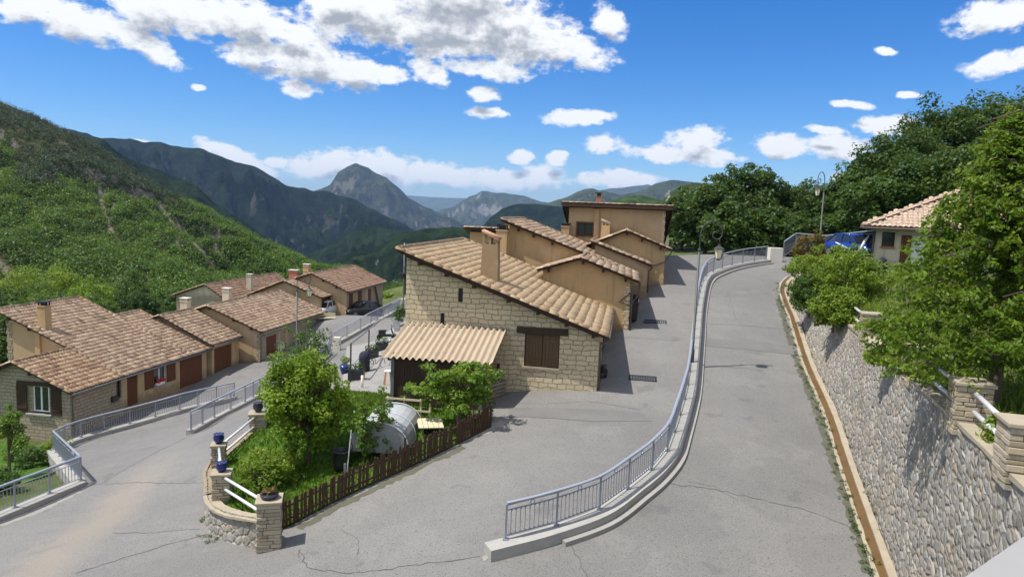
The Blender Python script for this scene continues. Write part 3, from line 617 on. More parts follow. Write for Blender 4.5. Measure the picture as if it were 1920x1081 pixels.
# ------------------------------------------------------------------ houses
def roof(parent, m_, hi, lo, w0, w1, tile=(.23, .36), h=.055, name='roof', along='w', verge=(1, 1), seed=0, ridge=True, lift=.015):
    """hi/lo: (u,z) of the upper and lower edge, running from w0 to w1; along='u' swaps the axes"""
    def pt(u, w, z): return Vector((u, w, z)) if along == 'w' else Vector((w, u, z))
    O = pt(hi[0], w0, hi[1]); D = pt(lo[0], w0, lo[1])-O; E = pt(hi[0], w1, hi[1])-O
    ld, le = D.length, E.length; D.normalize(); E.normalize(); n_ = E.cross(D)
    if n_.z < 0: n_ = -n_
    rs = np.random.RandomState(100+seed); nc = max(2, round(le/tile[0])); nr = max(2, round(ld/tile[1])); tw, tl = le/nc, ld/nr
    V = []; Q = []; rnd = []; K = 7
    pr = [(k/(K-1), math.sin(math.pi*min(1, max(0, (k/(K-1)-.12)/.76)))) for k in range(K)]
    def arc(o, e, dr, width, length, ht, r_, lift=lift):
        b = len(V)
        for s, li in ((0, 0), (1, lift)):
            for t, y in pr: V.append(o+e*(t*width)+dr*(s*length)+n_*(ht*y+li))
        for k in range(K-1): Q.append((b+k, b+k+1, b+K+k+1, b+K+k)); rnd.append(r_)
        b2 = len(V)                                     # the thickness seen at the lower lip of the tile
        for t, y in pr: V.append(o+e*(t*width)+dr*length+n_*(ht*y+lift-.012))
        for k in range(K-1): Q.append((b+K+k, b+K+k+1, b2+k+1, b2+k)); rnd.append(r_)
    for c in range(nc):
        for r_ in range(nr):
            o = O+E*(c*tw)+D*(r_*tl)+n_*rs.uniform(-.005, .008)+E*rs.uniform(-.006, .006)
            arc(o, E, D, tw*1.02, tl+.03+rs.uniform(-.012, .012), h*rs.uniform(.85, 1.1), rs.rand())
    vt = .19
    for s, on in ((0, verge[0]), (1, verge[1])):
        if on:
            k = max(2, round(ld/.42))
            for j in range(k): arc(O+E*(le*s-vt/2)+D*(j*ld/k)+n_*.03, E, D, vt, ld/k+.03, .085, rs.rand())
    if ridge:
        k = max(2, round(le/.42))
        for j in range(k): arc(O-D*.11+E*(j*le/k)+n_*.03, D, E, .22, le/k+.03, .09, rs.rand()*.8)
    o = np_mesh(name, [tuple(v) for v in V], Q, m_, parent, {'rnd': ('FACE', rnd)})
    mb = MB(); q = [O, O+E*le, O+E*le+D*ld, O+D*ld]; a = [p-n_*.005 for p in q]; b = [p-n_*.10 for p in q]
    mb.face(a); mb.face(b[::-1])
    for i in range(4): mb.face([a[i], b[i], b[(i+1) % 4], a[(i+1) % 4]])
    mb.build('roof_boarding', M['darkwood'], o); return o
def zl(hi, lo, u): return hi[1]+(lo[1]-hi[1])*(u-hi[0])/(lo[0]-hi[0])
def walls(root, name, m_, u0, u1, w0, w1, zb, top, front=(), right=(), left=(), back=(), rev=.16):
    """top: list of (u,z) from u0 to u1 along the front; constant along w"""
    mb = MB(); zt = {top[0][0]: top[0][1]}
    outer = [(u0, zb), (u1, zb)]+[(u, z) for u, z in top[::-1]]
    mb.panel((0, w0, 0), (1, 0, 0), outer, front, rev)
    mb.panel((u1, w0, 0), (0, 1, 0), [(0, zb), (w1-w0, zb), (w1-w0, top[-1][1]), (0, top[-1][1])], [(a-w0, b-w0, c, d) for a, b, c, d in right], rev)
    mb.panel((0, w1, 0), (-1, 0, 0), [(-x, z) for x, z in outer][::-1] if False else [(-u1, zb), (-u0, zb)]+[(-u, z) for u, z in top], (), rev)
    mb.panel((u0, w1, 0), (0, -1, 0), [(0, zb), (w1-w0, zb), (w1-w0, top[0][1]), (0, top[0][1])], left, rev)
    return mb.build(name, m_, root)
def purlins(root, pts, w0, w1, s=(.12, .16)):
    for u, z in pts:
        mb = MB(); mb.box((u, (w0+w1)/2, z), (s[0], abs(w1-w0), s[1])); mb.build('purlin', M['darkwood'], root)
def gutter(root, u, z, w0, w1, m_='gutter', down=None, zb=0):
    mb = MB(); mb.tube([(u, w0, z), (u, w1, z)], .055, 8); mb.build('gutter', M[m_], root, True)
    if down:
        du, dw = down; mb = MB(); mb.tube([(u, dw, z-.03), (u-.03, dw, z-.14), (du+.06, dw, z-.32), (du+.06, dw, z-.5), (du+.06, dw, zb)], .042, 8); mb.build('downpipe', M[m_], root, True)
def leaf_shutter(root, ax, p, w, h, m_='redwood', name='shutter', out=.05, planks=5):
    """boarded leaf, p = lower corner in the wall plane, ax 'u' (front) or 'w' (right side)"""
    mb = MB(); k = w/planks
    for i in range(planks):
        c = (i+.5)*k
        if ax == 'u': mb.box((p[0]+c, p[1]-out/2, p[2]+h/2), (k-.008, out, h))
        else: mb.box((p[0]+out/2, p[1]+c, p[2]+h/2), (out, k-.008, h))
    for z in (.18, .82):
        if ax == 'u': mb.box((p[0]+w/2, p[1]-out-.012, p[2]+h*z), (w*.92, .024, .09))
        else: mb.box((p[0]+out+.012, p[1]+w/2, p[2]+h*z), (.024, w*.92, .09))
    return mb.build(name, M[m_], root)
def window(root, ax, a, b, c, d, plane_, rev=.14, fr='white', leaves=2, curtain=True):
    """glazed window filling the hole a..b x c..d in the wall plane"""
    mb = MB(); g = MB(); cu = MB(); t = .06; mid = (a+b)/2; H = d-c
    def bx(m, x, z, w, h, dep, th):
        if ax == 'u': m.box((x, plane_+dep, z), (w, th, h))
        else: m.box((plane_-dep, x, z), (th, w, h))
    for z in (c+t/2, d-t/2): bx(mb, mid, z, b-a, t, rev-.03, .05)
    xs = [a+t/2, b-t/2]+([mid] if leaves == 2 else [])
    for x in xs: bx(mb, x, (c+d)/2, t*(1.5 if x == mid else 1), H-2*t-.004, rev-.032, .05)
    o = mb.build('window', M[fr], root); bx(g, mid, (c+d)/2, b-a-.02, H-.02, rev, .012); g.build('pane', M['glass'], o)
    if curtain: bx(cu, mid+(b-a)*.2, (c+d)/2, (b-a)*.4, H-.1, rev+.025, .01); cu.build('curtain', M['curtain'], o)
    return o
def sill(root, ax, a, b, z, plane_, m_='concrete', out=.09):
    mb = MB()
    if ax == 'u': mb.box(((a+b)/2, plane_-out/2+.04, z-.045), (b-a, out+.1, .09))
    else: mb.box((plane_+out/2-.04, (a+b)/2, z-.045), (out+.1, b-a, .09))
    return mb.build('sill', M[m_], root)
def chimney(root, u, w, zb, H, s, m_='stucco', cap='slope', tile='shard'):
    o = None; mb = MB()
    if cap == 'slope':                                  # tapered flue with two openings under a tilted tile lid
        z1 = zb+H*.74; sx, sy = s
        for z0, za, k in ((zb-1.2, z1, 1.),): 
            q0 = [(u+i*sx/2*1.12, w+j*sy/2*1.12, z0) for i, j in ((-1, -1), (1, -1), (1, 1), (-1, 1))]; q1 = [(u+i*sx/2*.92, w+j*sy/2*.92, za) for i, j in ((-1, -1), (1, -1), (1, 1), (-1, 1))]
            for i in range(4): mb.face([q0[i], q0[(i+1) % 4], q1[(i+1) % 4], q1[i]])
            mb.face(q1)
        hl, hr_ = H*.26, H*.12
        for x, hh in ((-.42, hl), (-.02, (hl+hr_)/2), (.42, hr_)): 
            for j in (-.40, .40): mb.box((u+x*sx*.92, w+j*sy*.92, z1+hh/2-.002), (sx*.13, sy*.16, hh))
        o = mb.build('chimney', M[m_], root)
        mb = MB(); n = 6; mb.beam((u-sx*.5, w, z1+hl+.02), (u+sx*.5, w, z1+hr_-.03), sy*1.05, .05)
        for i in range(n):
            y = w+(i+.5-n/2)*sy*1.08/n; mb.tube([(u-sx*.52, y, z1+hl+.07), (u, y, z1+(hl+hr_)/2+.05), (u+sx*.54, y, z1+hr_+.02)], sy*.085, 8)
        mb.build('chimney_lid', M[tile], o, True)
        mb = MB(); mb.box((u, w, z1+.02), (sx*.6, sy*.5, .03)); mb.build('flue', M['iron'], o)
    else:
        mb.box((u, w, zb+H*.4-.6), (s[0], s[1], H*.8+1.2)); mb.box((u, w, zb+H*.82), (s[0]+.08, s[1]+.08, .07)); o = mb.build('chimney', M[m_], root, bevel=.01)
        mb = MB()
        for i in (-1, 1):
            for j in (-1, 1): mb.box((u+i*s[0]*.38, w+j*s[1]*.38, zb+H*.90), (.06, .06, H*.13))
        mb.box((u, w, zb+H*.90), (s[0]*.5, s[1]*.5, H*.10)); mb.box((u, w, zb+H*.985), (s[0]+.1, s[1]+.1, .05)); mb.build('chimney_cowl', M['iron' if cap == 'dark' else 'pierc'], o)
    return o

# --- stone gable house in the middle
C0 = np.array([3.442, 28.05, -7.30])
h1 = thing('stone_house', 'cream stone gable house with a sandy tiled roof sloping down to the lane', 'house', C0, -A)
hi, lo = (-8.28, 5.60), (.47, 2.52); zt = lambda u: zl(hi, lo, u)-.115
W1 = 11.2
walls(h1, 'wall', M['stone1'], -7.95, .12, 0, W1, -2.2, [(-7.95, zt(-7.95)), (.12, zt(.12))], front=[(-5.72, -5.52, 3.5, 4.08), (-6.45, -6.27, 2.5, 3.0), (-2.88, -1.45, 1.03, 2.37)], right=[(1.2, 2.0, .2, 1.9), (5, 6, .9, 2)], rev=.14)
for c_, d_ in (((-5.62, .13, 3.79), (.24, .02, .62)), ((-6.36, .13, 2.75), (.22, .02, .54))): mb = MB(); mb.box(c_, d_); mb.build('slit_window', M['iron'], h1)
roof(h1, M['tile1'], hi, lo, -.5, W1+.2, (.21, .37), .020, seed=1, lift=.006)
leaf_shutter(h1, 'u', (-2.84, .10, 1.05), .68, 1.30, 'shutter', out=.05, planks=5); leaf_shutter(h1, 'u', (-2.14, .10, 1.05), .66, 1.30, 'shutter', out=.05, planks=5)
mb = MB(); mb.box((-2.165, -.02, 2.52), (2.1, .12, .27)); mb.build('lintel', M['darkwood'], h1, bevel=.01)
sill(h1, 'u', -2.95, -1.40, 1.03, 0, 'kerbstone', .06)
purlins(h1, [(u, zt(u)-.10) for u in (-7.3, -6.15, -5.0, -3.55, -2.35, -1.2, -.1)], -.42, .1)
mb = MB(); sl = (zt(0)-zt(-1)); mb.beam((-7.9, -.40, zt(-7.9)-.0), (.1, -.40, zt(.1)), .05, .12); mb.build('bargeboard', M['darkwood'], h1)
gutter(h1, .53, 2.44, -.45, W1, down=(.13, .06), zb=-.02)
leaf_shutter(h1, 'w', (.13, 1.2, .2), .8, 1.7, 'shutter', 'door', .04); leaf_shutter(h1, 'w', (.13, 5, .9), 1., 1.1, 'shutter', out=.04)
def on_roof(px, C, hi, lo):
    D = np.array([lo[0]-hi[0], 0, lo[1]-hi[1]]); n_ = np.cross(np.array([0, 1., 0]), D); nw = RV*n_[0]+FV*n_[1]+np.array([0, 0, n_[2]])
    ref = C+RV*hi[0]+np.array([0, 0, hi[1]]); p = plane(px, ref, nw)-C; return p@RV, p@FV, p[2]
u, w, z = on_roof((917, 521), C0, hi, lo)
chimney(h1, u, w+.25, z+.05, 1.92, (.74, .58), 'chim')
mb = MB(); mb.tube([(-8.02, .2, 4.75), (-8.14, .05, 4.78), (-8.14, .05, 4.55)], .02, 6); mb.box((-8.14, .05, 4.45), (.16, .16, .2)); mb.box((-8.02, .12, 4.1), (.06, .1, .9)); mb.build('wall_lamp', M['iron'], h1)
# lean-to against the gable
s0 = thing('wooden_shed', 'dark boarded lean-to shed under a corrugated buff roof against the stone gable', 'shed', C0+RV*-6.1+FV*-1.05, -A)
def fr(px, dep): p = plane(px, C0+FV*-dep, FV)-C0; return float(p@RV)+6.1, -dep+1.05, float(p[2])
DEP = 2.35
tl, tr, bl, br = fr((763, 604), .03), fr((951, 614.5), .03), fr((714, 669), DEP), fr((923, 683), DEP)
n = 17; V = []; Q = []; seg = n*8
for k in range(seg+1):
    t = k/seg; a = Vector(tl).lerp(Vector(tr), t); b = Vector(bl).lerp(Vector(br), t); zz = .055*math.cos(2*math.pi*k/8)
    V += [tuple(a.lerp(b, s)+Vector((0, 0, zz+(.02 if s > .5 else 0)))) for s in (0, .5, .5001, 1)]
for k in range(seg): Q += [(k*4, k*4+4, k*4+5, k*4+1), (k*4+2, k*4+6, k*4+7, k*4+3)]
np_mesh('roof', V, Q, M['corrug'], s0, smooth=False)
gz = -1.0
pl_ = fr((737, 690), DEP-.25); pr_ = fr((903, 700), DEP-.25); xa, xb, yf = pl_[0], pr_[0], pl_[1]
zb_ = fr((740, 757), DEP-.25)[2]
mb = MB(); nn = 34
for i in range(nn):
    x = xa+.08+(xb-xa-.16)*(i+.5)/nn; zt_ = bl[2]+(br[2]-bl[2])*i/nn+.06
    mb.box((x, yf+random.uniform(-.008, .008), (zt_+zb_)/2+.02), ((xb-xa-.16)/nn-.012, .03, zt_-zb_-.08))
mb.build('front_boarding', M['darkwood'], s0)
for x in (xa, xb):
    mb = MB(); mb.box((x, yf-.02, (bl[2]+zb_)/2-.3), (.13, .13, bl[2]-zb_+.66)); mb.build('post', M['zinc'], s0)
mb = MB()
for i in range(12):
    y = yf+.05+(1.0-yf)*(i+.5)/12; mb.box((xa-.02, y, (bl[2]+zb_)/2+.1), (.03, (1.-yf)/12-.012, bl[2]-zb_+.1))
mb.build('side_boarding', M['darkwood'], s0)
mb = MB(); mb.beam((tl[0]+.1, .93, tl[2]-.12), (tr[0]-.1, .93, tr[2]-.12), .08, .1); mb.beam((bl[0]+.2, yf, bl[2]-.1), (br[0]-.15, yf, br[2]-.1), .08, .1); mb.build('purlin', M['darkwood'], s0)
mb = MB(); q = fr((935, 690), .1); mb.box((q[0], .85, q[2]-.55), (.10, .16, 1.5)); mb.box((q[0], .8, q[2]-1.2), (.5, .18, .1)); mb.build('bracket', M['darkwood'], s0)

# --- ochre house behind it
C2 = np.array([6.034, 36.10, -6.01])
h2 = thing('ochre_house', 'ochre rendered house with stepped tiled roofs just behind the stone gable', 'house', C2, -A)
hi, lo = (-7.54, 5.53), (.42, 2.72); zt = lambda u: zl(hi, lo, u)-.115
rg = (-2.56, zl(hi, lo, -2.56)); lw = (-4.8, 3.05)
zw = lambda u: zl(rg, lw, u)-.115
walls(h2, 'wall', M['stucco'], -4.5, 0, 0, 4, -2.5, [(-4.5, zw(-4.5)), (-2.56, rg[1]-.115), (0, zt(0))], right=[(1.0, 3.2, -.1, 2.1)])
walls(h2, 'wall', M['stucco'], -7.05, .003, 4, 12.2, -2.5, [(-7.05, zt(-7.05)), (.003, zt(.003))])
mb = MB()
for i in range(11): mb.box((.012, .14+.0*i, 2.3-i*.25), (.05, .36 if i % 2 else .26, .235))
for i in range(11): mb.box((-.13 if i % 2 else -.10, -.01, 2.3-i*.25), (.30 if i % 2 else .22, .04, .235))
mb.build('quoin', M['stone1'], h2, bevel=.015)
roof(h2, M['tile2'], (-2.56, rg[1]), lo, -.35, 4, (.25, .38), .036, seed=2, ridge=True, verge=(1, 0))
roof(h2, M['tile2'], rg, lw, -.35, 3.98, (.25, .38), .036, seed=3, ridge=False, verge=(1, 0))
roof(h2, M['tile2'], hi, lo, 3.7, 12.5, (.25, .38), .036, seed=4)
purlins(h2, [(u, zt(u)-.10) for u in (-2.45, -1.4, -.25)]+[(-4.2, zw(-4.2)-.1)], -.3, .05)
purlins(h2, [(u, zt(u)-.10) for u in (-6.5, -5.6, -4.5)], 3.72, 4.05)
gutter(h2, .47, 2.62, -.3, 12.2, down=(.06, -.1), zb=.0)
leaf_shutter(h2, 'w', (-.10, 1.05, -.1), 2.1, 2.2, 'redwood', 'garage_door', .04, 9)
u, w, z = on_roof((1033, 492), C2, rg, lw); print('H2 chim', u, w, z); chimney(h2, u, w, z-.1, 1.3, (.66, .55), tile='mortar')
chimney(h2, -7.35, 3.5, 3.0, 2.3, (.62, .62), cap='dark')
mb = MB(); mb.tube([(.05, -.02, 2.1), (-.5, -.1, 1.6), (.05, -.02, 1.45), (.45, .1, 2.0), (.5, .3, 2.55)], .035, 6); mb.build('rain_pipe', M['gutter'], h2, True)

# --- tall ochre house at the end of the lane
C3 = np.array([9.647, 45.14, -4.56])
h3 = thing('tall_ochre_house', 'tall ochre house with overhanging flat looking roof and a low gabled porch wing', 'house', C3, -A)
rg = (-2.49, 3.62); lo = (.36, 2.52); lw = (-4.99, 2.55); z1 = lambda u: (zl(rg, lo, u) if u > rg[0] else zl(rg, lw, u))-.115
walls(h3, 'wall', M['stucco'], -4.7, 0, 0, 4.2, -2, [(-4.7, z1(-4.7)), (rg[0], rg[1]-.115), (0, z1(0))])
roof(h3, M['tile3'], rg, lo, -.35, 4.1, (.25, .38), .036, seed=5, verge=(1, 0)); roof(h3, M['tile2'], rg, lw, -.35, 4.08, (.25, .38), .036, seed=6, ridge=False, verge=(1, 0))
purlins(h3, [(u, z1(u)-.1) for u in (-2.45, -1.5, -.3)], -.3, .05)
g1, g2 = (-4.55, 2.95), (-.9, 1.68); z2 = lambda u: zl(g1, g2, u)-.115
walls(h3, 'garage_wall', M['stucco2'], -4.3, -1.12, -3, -.003, -2, [(-4.3, z2(-4.3)), (-1.12, z2(-1.12))], right=[(-2.6, -.5, 0, 1.4)])
roof(h3, M['tile2'], g1, g2, -3.3, -.02, (.25, .38), .036, seed=7, verge=(1, 0))
leaf_shutter(h3, 'w', (-1.25, -2.6, 0), 2.1, 1.4, 'redwood', 'garage_door', .04, 9)
gutter(h3, -.86, 1.6, -3.2, -.05, down=(-1.1, -2.95)); mb = MB(); mb.tube([(-.86, -.2, 1.56), (-.5, -.08, 1.5), (.06, -.08, 1.75), (.42, -.05, 2.4)], .04, 6); mb.build('rain_pipe', M['gutter'], h3, True)
zh = 4.98; walls(h3, 'tower_wall', M['stucco2'], -6.58, .05, 4.2, 12.5, -2, [(-6.58, zh), (.05, zh)], front=[(-5.95, -4.87, 3.05, 3.93)])
roof(h3, M['tile2'], (3.7, 5.27), (12.8, 2.6), -7.05, .55, (.25, .38), .036, seed=8, along='u')
mb = MB(); mb.box((-3.27, 3.63, 5.14), (7.6, .05, .2)); mb.box((-7.03, 8, 4.0), (.05, .1, .1)); mb.build('fascia', M['darkwood'], h3)
for s in (-7.02, .52): mb = MB(); mb.beam((s, 3.72, 5.10), (s, 12.8, 2.44), .05, .3); mb.build('bargeboard', M['darkwood'], h3)
mb = MB(); mb.box((-4.62, 4.14, 1.9), (.34, .12, 6.1)); mb.build('flue_breast', M['stucco2'], h3)
window(h3, 'u', -5.95, -4.87, 3.05, 3.93, 4.2, fr='darkwood'); mb = MB()
for z in (3.02, 3.96): mb.box((-5.41, 4.16, z), (1.28, .1, .09))
for x in (-5.99, -4.83): mb.box((x, 4.163, 3.49), (.09, .1, .84))
mb.build('window_surround', M['shutter'], h3)
mb = MB(); mb.box((-4.6, 5.4, 5.3), (.36, .36, 1.1)); cb = mb.build('chimney', M['brick'], h3); mb = MB(); mb.box((-4.6, 5.4, 5.95), (.28, .28, .22)); mb.box((-4.6, 5.4, 6.08), (.5, .5, .05)); mb.build('chimney_cowl', M['iron'], cb)
chimney(h3, -3.95, 3.6, 2.9, 1.25, (.62, .5), tile='mortar'); chimney(h3, -6.75, 3.9, 2.6, 1.25, (.55, .5), cap='dark')
mb = MB()
for i in range(18): mb.box((-.01, 4.22+.02, 4.7-i*.26), (.14 if i % 2 else .2, .1, .25))
mb.build('quoin', M['stone1'], h3, bevel=.015)
# --- small ochre house glimpsed behind
C5 = C2+FV*12
h5 = thing('small_ochre_house', 'low ochre house with a thin dark roof edge glimpsed behind the sandy roof', 'house', C5, -A)
walls(h5, 'wall', M['stucco'], -11.25, -8.0, .3, 7, -3, [(-11.25, 4.45), (-8, 4.45)], front=[(-10.2, -9.2, 2.3, 3.3)])
roof(h5, M['tile2'], (-.2, 4.74), (7.3, 3.0), -11.6, -7.6, (.25, .38), .036, seed=9, along='u'); window(h5, 'u', -10.2, -9.2, 2.3, 3.3, .3, fr='darkwood')
chimney(h5, -8.6, 1.3, 4.0, 1.5, (.6, .5), cap='light')

# --- beige row below the ramp
GF = -13.05
def lz(z): return z+(L0[2]-GF)
l1 = thing('beige_stone_house', 'long beige stone house with brown shutters and weathered tiled roof below the ramp', 'house', np.array([L0[0], L0[1], GF]), -A)
hi, lo = (-8.75, lz(3.72)), (.02, lz(.16)); zt = lambda u: zl(hi, lo, u)-.115
rg = (-3.59, zl(hi, lo, -3.59)); lw = (-6.2, rg[1]-1.1); zw = lambda u: zl(rg, lw, u)-.115
walls(l1, 'wall', M['stone2'], -5.9, -.35, .4, 4.5, -1.5, [(-5.9, zw(-5.9)), (rg[0], rg[1]-.115), (-.35, zt(-.35))], front=[(-3.05, -1.55, lz(-1.3), lz(.30))], right=[(4.0, 4.42, lz(-1.25), lz(.0))], rev=.2)
walls(l1, 'wall', M['stucco2'], -8.15, -.353, 4.5, 10.9, -1.5, [(-8.15, zt(-8.15)), (-.353, zt(-.353))], right=[(4.95, 5.95, .02, lz(.05)), (7.45, 8.75, lz(-1.3), lz(.0))], rev=.2)
walls(l1, 'wall', M['stucco2'], -5.6, -.35, 10.9, 13.35, -1.5, [(-5.6, zt(-5.6)), (-.35, zt(-.35))])
roof(l1, M['tile3'], rg, lo, 0, 4.45, (.22, .36), .042, seed=11, verge=(1, 0)); roof(l1, M['tile2'], rg, lw, 0, 4.43, (.22, .36), .042, seed=12, ridge=False, verge=(1, 0))
roof(l1, M['tile2'], hi, lo, 4.15, 11.0, (.22, .36), .042, seed=13); roof(l1, M['tile2'], (-5.95, zl(hi, lo, -5.95)), lo, 11.0, 13.6, (.22, .36), .042, seed=14, verge=(0, 1))
mb = MB(); mb.box((-2.25, .43, lz(.40)), (2.9, .14, .24)); mb.build('lintel', M['darkwood'], l1)
leaf_shutter(l1, 'u', (-3.72, .40, lz(-1.33)), .66, 1.66, 'darkwood'); leaf_shutter(l1, 'u', (-1.54, .40, lz(-1.33)), .66, 1.66, 'darkwood')
window(l1, 'u', -2.75, -1.75, lz(-1.2), lz(.28), .4, rev=.16); mb = MB(); mb.box((-2.9, .52, lz(-.5)), (.28, .06, 1.55)); mb.box((-1.65, .52, lz(-.5)), (.18, .06, 1.55)); mb.build('window_surround', M['stone2'], l1); sill(l1, 'u', -3.1, -1.5, lz(-1.3), .4, 'kerb', .12)
purlins(l1, [(u, zt(u)-.1) for u in (-2.6, -1.0)]+[(-4.9, zw(-4.9)-.1)], .05, .45); purlins(l1, [(u, zt(u)-.1) for u in (-7.9, -6.5, -4.0)], 4.2, 4.55)
mb = MB(); mb.box((-6.05, 4.43, 3.1), (.34, .14, 3.4)); mb.build('flue_breast', M['stucco2'], l1)
mb = MB()
for i in range(14): mb.box((-8.13, 4.5, 4.8-i*.25), (.3 if i % 2 else .42, .05, .235))
mb.build('quoin', M['stone2'], l1, bevel=.015)
u, w, z = on_roof((84, 613), L0-np.array([0, 0, 0]), (hi[0], 3.72), (lo[0], .16)); print('L1 chim', u, w, z); chimney(l1, u, w, lz(z), 1.65, (.55, .5), cap='dark')
gutter(l1, .07, lz(.06), .05, 13.5, 'zinc', down=(-.35, .55), zb=-.3)
leaf_shutter(l1, 'w', (-.50, 4.95, .02), 1.0, lz(0), 'redwood', 'door', .05, 6); window(l1, 'w', 7.45, 8.75, lz(-1.3), lz(.0), -.35); sill(l1, 'w', 7.35, 8.85, lz(-1.3), -.35, 'kerb')
window(l1, 'w', 4.0, 4.42, lz(-1.25), 0+lz(.0), -.35, leaves=1, fr='darkwood', curtain=False)
leaf_shutter(l1, 'w', (-.35, 6.55, lz(-1.33)), .88, 1.4); leaf_shutter(l1, 'w', (-.35, 8.78, lz(-1.33)), .88, 1.4)
leaf_shutter(l1, 'w', (-.35, 10.2, -.05), 2.5, lz(-.02), 'redwood', 'garage_door', .05, 10)
mb = MB(); mb.box((-.29, 3.78, lz(-1.15)), (.14, .5, .34)); mb.build('mailbox', M['black'], l1, bevel=.02)
bx_ = thing('flower_box', 'white box of red flowers on the window ledge of the beige house', 'flower box', LH(-.22, 7.9, 0)+np.array([0, 0, GF-L0[2]+lz(-1.25)]), -A)
mb = MB(); mb.box((0, 0, .08), (.18, .75, .16)); mb.build('trough', M['white'], bx_, bevel=.02); mb = MB()
for i in range(40): mb.box((random.uniform(-.1, .14), random.uniform(-.38, .38), random.uniform(.16, .40)), (.07, .07, .05), random.uniform(0, 3))
mb.build('flowers', M['flower'], bx_)
# garage wing and second house of the row
o2 = LH(0, 0); l2 = thing('garage_house', 'beige house with an ochre gable and closed garage behind the street lamp', 'house', np.array([L0[0], L0[1], GF]), -A)
ghi, glo = (-4.08, lz(2.36)), (.18, lz(.42)); gl_ = (-6.2, lz(1.55)); zg = lambda u: (zl(ghi, glo, u) if u > ghi[0] else zl(ghi, gl_, u))-.115
walls(l2, 'garage_wall', M['stucco2'], -5.8, -.15, 13.7, 17.4, -1.5, [(-5.8, zg(-5.8)), (ghi[0], ghi[1]-.115), (-.15, zg(-.15))], right=[(14.0, 16.4, .0, 2.05)])
leaf_shutter(l2, 'w', (-.28, 14.0, .0), 2.4, 2.05, 'redwood', 'garage_door', .04, 10)
roof(l2, M['tile2'], ghi, glo, 13.3, 17.45, (.22, .36), .042, seed=15, verge=(1, 0)); roof(l2, M['tile2'], ghi, gl_, 13.3, 17.43, (.22, .36), .042, seed=16, ridge=False, verge=(1, 0))
gutter(l2, .23, lz(.32), 13.4, 17.4, 'zinc')
M0 = P(493, 622, 55.2); q = M0-L0; mu, mw, mz = float(q@RV), float(q@FV), float(q[2])
ap = plane((387, 573), M0-FV*.3, FV)-L0; au, az = float(ap@RV), float(ap[2])
hi, lo = (au, lz(az)), (mu+.05, lz(mz)+.02); zt = lambda u: zl(hi, lo, u)-.115
lw = (au-3.6, lz(az)-1.35); zw = lambda u: zl(hi, lw, u)-.115
wb = mw+.1; we = mw+11.3
walls(l2, 'wall', M['stucco2'], au-3.2, mu-.3, wb, we, -1.5, [(au-3.2, zw(au-3.2)), (au, az+0+lz(0)-.115), (mu-.3, zt(mu-.3))])
mb = MB(); mb.panel((mu-.295, wb, 0), (0, 1, 0), [(0, -1.5), (we-wb, -1.5), (we-wb, zt(mu-.3)-.02), (0, zt(mu-.3)-.02)], [(2.9, 3.3, 1.5, 2.3), (4.2, 4.75, .1, 2.2)], .12); mb.build('wall', M['stone2'], l2)
mb = MB()
for i in range(13): mb.box((mu-.42 if i % 2 else mu-.36, wb-.01, zt(mu-.3)-.15-i*.25), (.3 if i % 2 else .2, .04, .235))
mb.build('quoin', M['stone2'], l2, bevel=.015)
roof(l2, M['tile2'], hi, lo, wb-.35, we+.3, (.22, .36), .042, seed=17); roof(l2, M['tile2'], hi, lw, wb-.35, we+.28, (.22, .36), .042, seed=18, ridge=False)
purlins(l2, [(u, zt(u)-.1) for u in (au+.1, au+2.2, au+3.7)], wb-.3, wb+.1); gutter(l2, mu+.1, lz(mz)-.1, wb-.3, we+.2, 'zinc', down=(mu-.3, wb+.1), zb=-.3)
leaf_shutter(l2, 'w', (mu-.295, wb+1.0, .75), 1.5, 1.45); leaf_shutter(l2, 'w', (mu-.38, wb+4.2, .1), .55, 2.1, 'redwood', 'door', .05, 3)
window(l2, 'w', wb+2.9, wb+3.3, 1.5, 2.3, mu-.295, .1, 'darkwood', 1, False); mb = MB(); mb.box((mu-.2, wb+3.3, 1.0), (.2, .8, .5)); mb.build('meter_box', M['pierc'], l2)
for v, z_, ca in ((au-1.6, .2, 'light'), (au-2.9, -.4, 'light')): chimney(l2, v, wb+5.2 if v > au-2 else wb+1.2, zw(v), 1.5, (.62, .55), 'cream', cap='light')
# third house of the row
N0 = P(655, 547, 70); q = N0-L0; nu, nw, nz = float(q@RV), float(q@FV), float(q[2]); ap = plane((583, 512), N0-FV*.3, FV)-L0; au, az = float(ap@RV), float(ap[2])
fl = lz(nz)-2.55
l3 = thing('far_beige_house', 'beige house with reddish brown roof beside the parked black car', 'house', np.array([L0[0], L0[1], GF]), -A)
hi, lo = (au, lz(az)), (nu+.05, lz(nz)); zt = lambda u: zl(hi, lo, u)-.115; lw = (au-3.4, lz(az)-1.2); zw = lambda u: zl(hi, lw, u)-.115; wb, we = nw+.1, nw+10.6
walls(l3, 'wall', M['stucco2'], au-3, nu-.3, wb, we, fl-2, [(au-3, zw(au-3)), (au, lz(az)-.115), (nu-.3, zt(nu-.3))])
mb = MB(); mb.panel((nu-.295, wb, 0), (0, 1, 0), [(0, fl-2), (we-wb, fl-2), (we-wb, zt(nu-.3)-.02), (0, zt(nu-.3)-.02)], [(1.6, 2.9, fl+.9, fl+2.2), (5.0, 5.8, fl, fl+2.15)], .15); mb.build('wall', M['stone2'], l3)
window(l3, 'w', wb+1.6, wb+2.9, fl+.9, fl+2.2, nu-.295); leaf_shutter(l3, 'w', (nu-.295, wb+.6, fl+.85), .9, 1.4); leaf_shutter(l3, 'w', (nu-.295, wb+3.0, fl+.85), .9, 1.4)
leaf_shutter(l3, 'w', (nu-.40, wb+5.0, fl), .8, 2.1, 'redwood', 'door', .05, 4); leaf_shutter(l3, 'w', (nu-.295, wb+5.9, fl+.4), .7, 1.8)
mb = MB()
